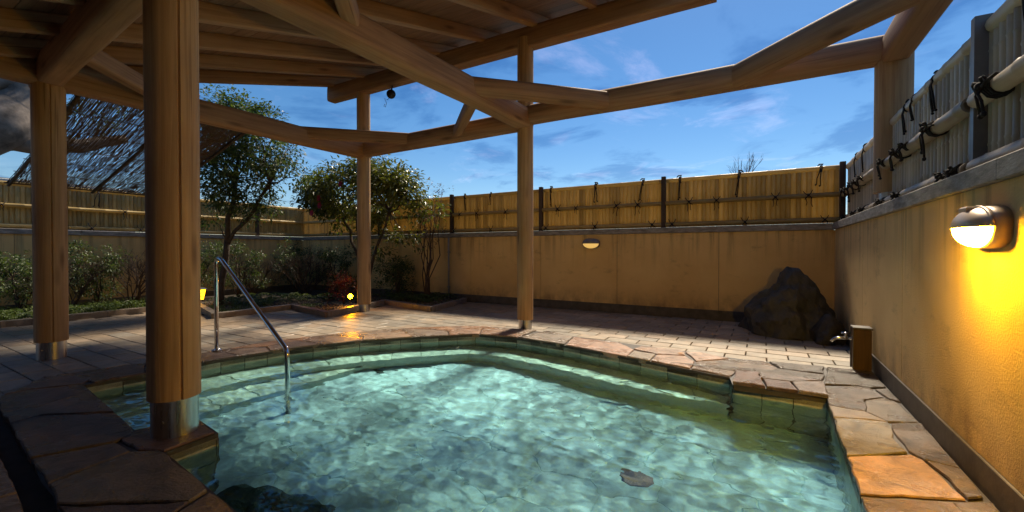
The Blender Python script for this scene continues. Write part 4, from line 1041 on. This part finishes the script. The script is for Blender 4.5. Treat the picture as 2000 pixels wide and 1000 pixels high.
# ferns
def fern(loc, s, seed, label, leaf='grass', group='low green ferns in the garden bed', nf=13):
    random.seed(seed); mb = MB()
    for k in range(nf):
        a = random.uniform(0, 6.28); L = s * random.uniform(.7, 1.1); d = Vector((math.cos(a), math.sin(a), 0)); prev = Vector((0, 0, 0))
        pts = [d * L * t + Vector((0, 0, L * (0.95 * t - 0.85 * t * t) * 1.25)) for t in [q / 7 for q in range(8)]]
        mb.tube(pts, [.004] * 7 + [.001], 3)
        for q in range(1, 8):
            for sg in (-1, 1):
                sd_ = d.cross(Vector((0, 0, 1))) * sg; leaf_add(mb, pts[q], sd_ + d * .5 + Vector((0, 0, -.15)), Vector((0, 0, 1)), L * .30 * (1 - .09 * q), L * .045)
    o = mb.build('fern', leaf, None, False, loc); return tag(o, label, 'fern' if group else 'grass plant', group)
fern_at = [(-11.6, 2.1), (-11.8, 2.5), (-11.65, 2.95), (-12.0, 3.2), (-11.7, 3.5), (-11.9, 1.7), (-11.6, 1.2), (-12.2, 2.2), (-10.9, 5.4), (-10.4, 5.3), (-10.2, 5.9), (-9.7, 5.5), (-11.2, 6.1), (-9.9, 6.5), (-10.6, 6.6),
           (-7.7, 8.1), (-7.3, 7.9), (-7.0, 8.2), (-8.2, 8.1), (-6.9, 7.75), (-7.9, 7.75), (-8.7, 7.4), (-9.4, 6.9)]
for k, (x, y) in enumerate(fern_at):
    lab, grp = (('low green fern under the reed awning behind the straight kerb', 'ferns under the awning') if y < 4 else
                ('low green fern against the back wall around the slender shrub', 'ferns by the back wall') if y > 7.3 else ('low green fern in the bed behind the handrail and lantern', 'ferns behind the lantern'))
    fern((x, y, 0.05), 0.42 + 0.16 * ((k * 37) % 10) / 10, 100 + k, lab, group=grp)
random.seed(3); mb = MB()
def tuft(x, y, n_, s):
    for k in range(n_):
        a = random.uniform(0, 6.28); d = Vector((math.cos(a) * .5, math.sin(a) * .5, 1)); p = Vector((x + random.uniform(-.05, .05), y + random.uniform(-.05, .05), .05)); h = s * random.uniform(.5, 1); o = len(mb.v); w = .006
        e = p + d.normalized() * h; sd_ = Vector((-math.sin(a), math.cos(a), 0)) * w; mm = p.lerp(e, .55) + Vector((0, 0, h * .1)); e = e + Vector((d.x, d.y, -.3)) * h * .3
        mb.v += [tuple(p - sd_), tuple(p + sd_), tuple(mm + sd_ * .8), tuple(mm - sd_ * .8), tuple(e)]; mb.f += [(o, o + 1, o + 2, o + 3), (o + 3, o + 2, o + 4)]
for k in range(330):
    x, y = random.uniform(-13.0, -11.3), random.uniform(0.2, 4.4)
    if in_poly(x, y, BEDP) and dist_poly(x, y, BEDP) > .1: tuft(x, y, 12, random.uniform(.12, .26))
for k in range(120):
    x, y = random.uniform(-10.6, -9.0), random.uniform(4.5, 5.4)
    if in_poly(x, y, BEDP) and dist_poly(x, y, BEDP) > .12: tuft(x, y, 10, random.uniform(.05, .11))
stuff(tag(mb.build('grass', 'grass', None), 'short green grass covering the shaded garden soil', 'grass'))
fern((-8.55, 5.85, .05), 0.26, 55, 'little spiky grass plant beside the rough brown kerb', group=None, nf=16)

# pale pipe on the back wall
pp = thing('drain_pipe', 'thin pale vertical pipe on the back wall beside the slender shrub', 'pipe', (-7.05, 8.755, 0.0))
MB().tube([(0, 0, 0), (0, 0, 1.645)], 0.022, 10).build('pipe', 'drain', pp, True)
for z in (0.35, 1.25): MB().box(-.034, -.026, z, .034, .032, z + .03).build('clip', 'drain', pp)

# ------------------------------------------------------------------ beyond the fences
nb = thing('white_building', 'low white flat-roofed building behind the shaded bamboo fence', 'building', (-21.0, 1.5, -0.05))
MB().box(-5, -9, 0, 0.6, 5.2, 3.28).build('wall', 'white_wall', nb)
MB().box(-5.1, -9.1, 3.283, 0.75, 5.3, 3.60, 0.02).build('parapet', 'white_wall', nb)
MB().box(-4.9, -8.9, 3.602, 0.55, 5.1, 3.64).build('roof', 'grey_metal', nb)
for q in range(4): MB().box(0.603, -7.5 + 3 * q, 1.1, 0.63, -6.2 + 3 * q, 2.2).build('window', 'black_metal', nb)
cc = thing('security_camera', 'small dark security camera on a pole above the white building', 'camera', (-20.6, 2.95, 3.54))
MB().tube([(0, 0, 0), (0, 0, .42)], .035, 8).build('pole', 'black_metal', cc)
MB().tube([(-.12, -.1, .52), (.02, 0, .47), (.2, .18, .42)], [.07, .085, .085], 8).build('housing', 'black_metal', cc)
random.seed(21)
ot = thing('old_tree', 'massive old pale-barked tree leaning over behind the shaded fence', 'tree', (-18.0, 0.6, -0.05))
tb = MB()
def limb(pts, r0, r1, n=14):
    pts = [Vector(p) for p in pts]; full = []
    for i in range(len(pts) - 1):
        for q in range(4): full.append(pts[i].lerp(pts[i + 1], q / 4) + rvec() * r0 * .10)
    full.append(pts[-1]); N_ = len(full); tb.tube(full, [(r0 + (r1 - r0) * i / (N_ - 1)) * random.uniform(.92, 1.1) for i in range(N_)], n)
limb([(0, 0, 0), (0.0, 0.4, 2.0), (-0.1, 1.2, 3.6), (0.1, 2.3, 4.7), (0, 2.9, 5.6), (-.2, 3.2, 7.4)], .8, .5)
limb([(0, 2.0, 4.40), (0.1, 2.9, 4.42), (0.2, 3.9, 4.50), (0.3, 5.0, 4.95)], .36, .12)
limb([(0, 1.9, 5.7), (.2, 3.0, 6.1), (.3, 4.2, 6.9)], .25, .08)
tb.build('trunk', 'old_bark', ot, True)
cb = MB()
for k in range(170):
    v = rvec(); c = Vector((-1.0 + v.x * 1.6, 3.6 + v.y * 2.4, 6.4 + v.z * 1.6))
    for z in range(16): leaf_add(cb, c + rvec() * .35, rvec(), Vector((0, 0, 1)), .12, .035)
cb.build('crown', 'leaf_dark', ot)
random.seed(9)
bt = thing('bare_tree', 'pale bare treetop showing above the back fence', 'tree', (-0.45, 14.0, -0.05)); mb = MB()
mb.tube([(0, 0, 0), (.03, 0, 1.8), (0, 0, 3.5)], [.07, .045, .02], 6)
def grow2(p, d, l, r, lev):
    e = p + d * l; mb.tube([p, p.lerp(e, .5) + rvec() * l * .05, e], [r, r * .8, r * .5], 4)
    if lev:
        for k in range(3): grow2(p.lerp(e, random.uniform(.4, 1)), (d + rvec() * .6 + Vector((0, 0, .3))).normalized(), l * .62, r * .55, lev - 1)
for k in range(14): grow2(Vector((0, 0, 2.6 + .06 * k)), Vector((random.uniform(-.8, .8), random.uniform(-.8, .8), 1)).normalized(), .5, .012, 3)
mb.build('branches', 'old_bark', bt)
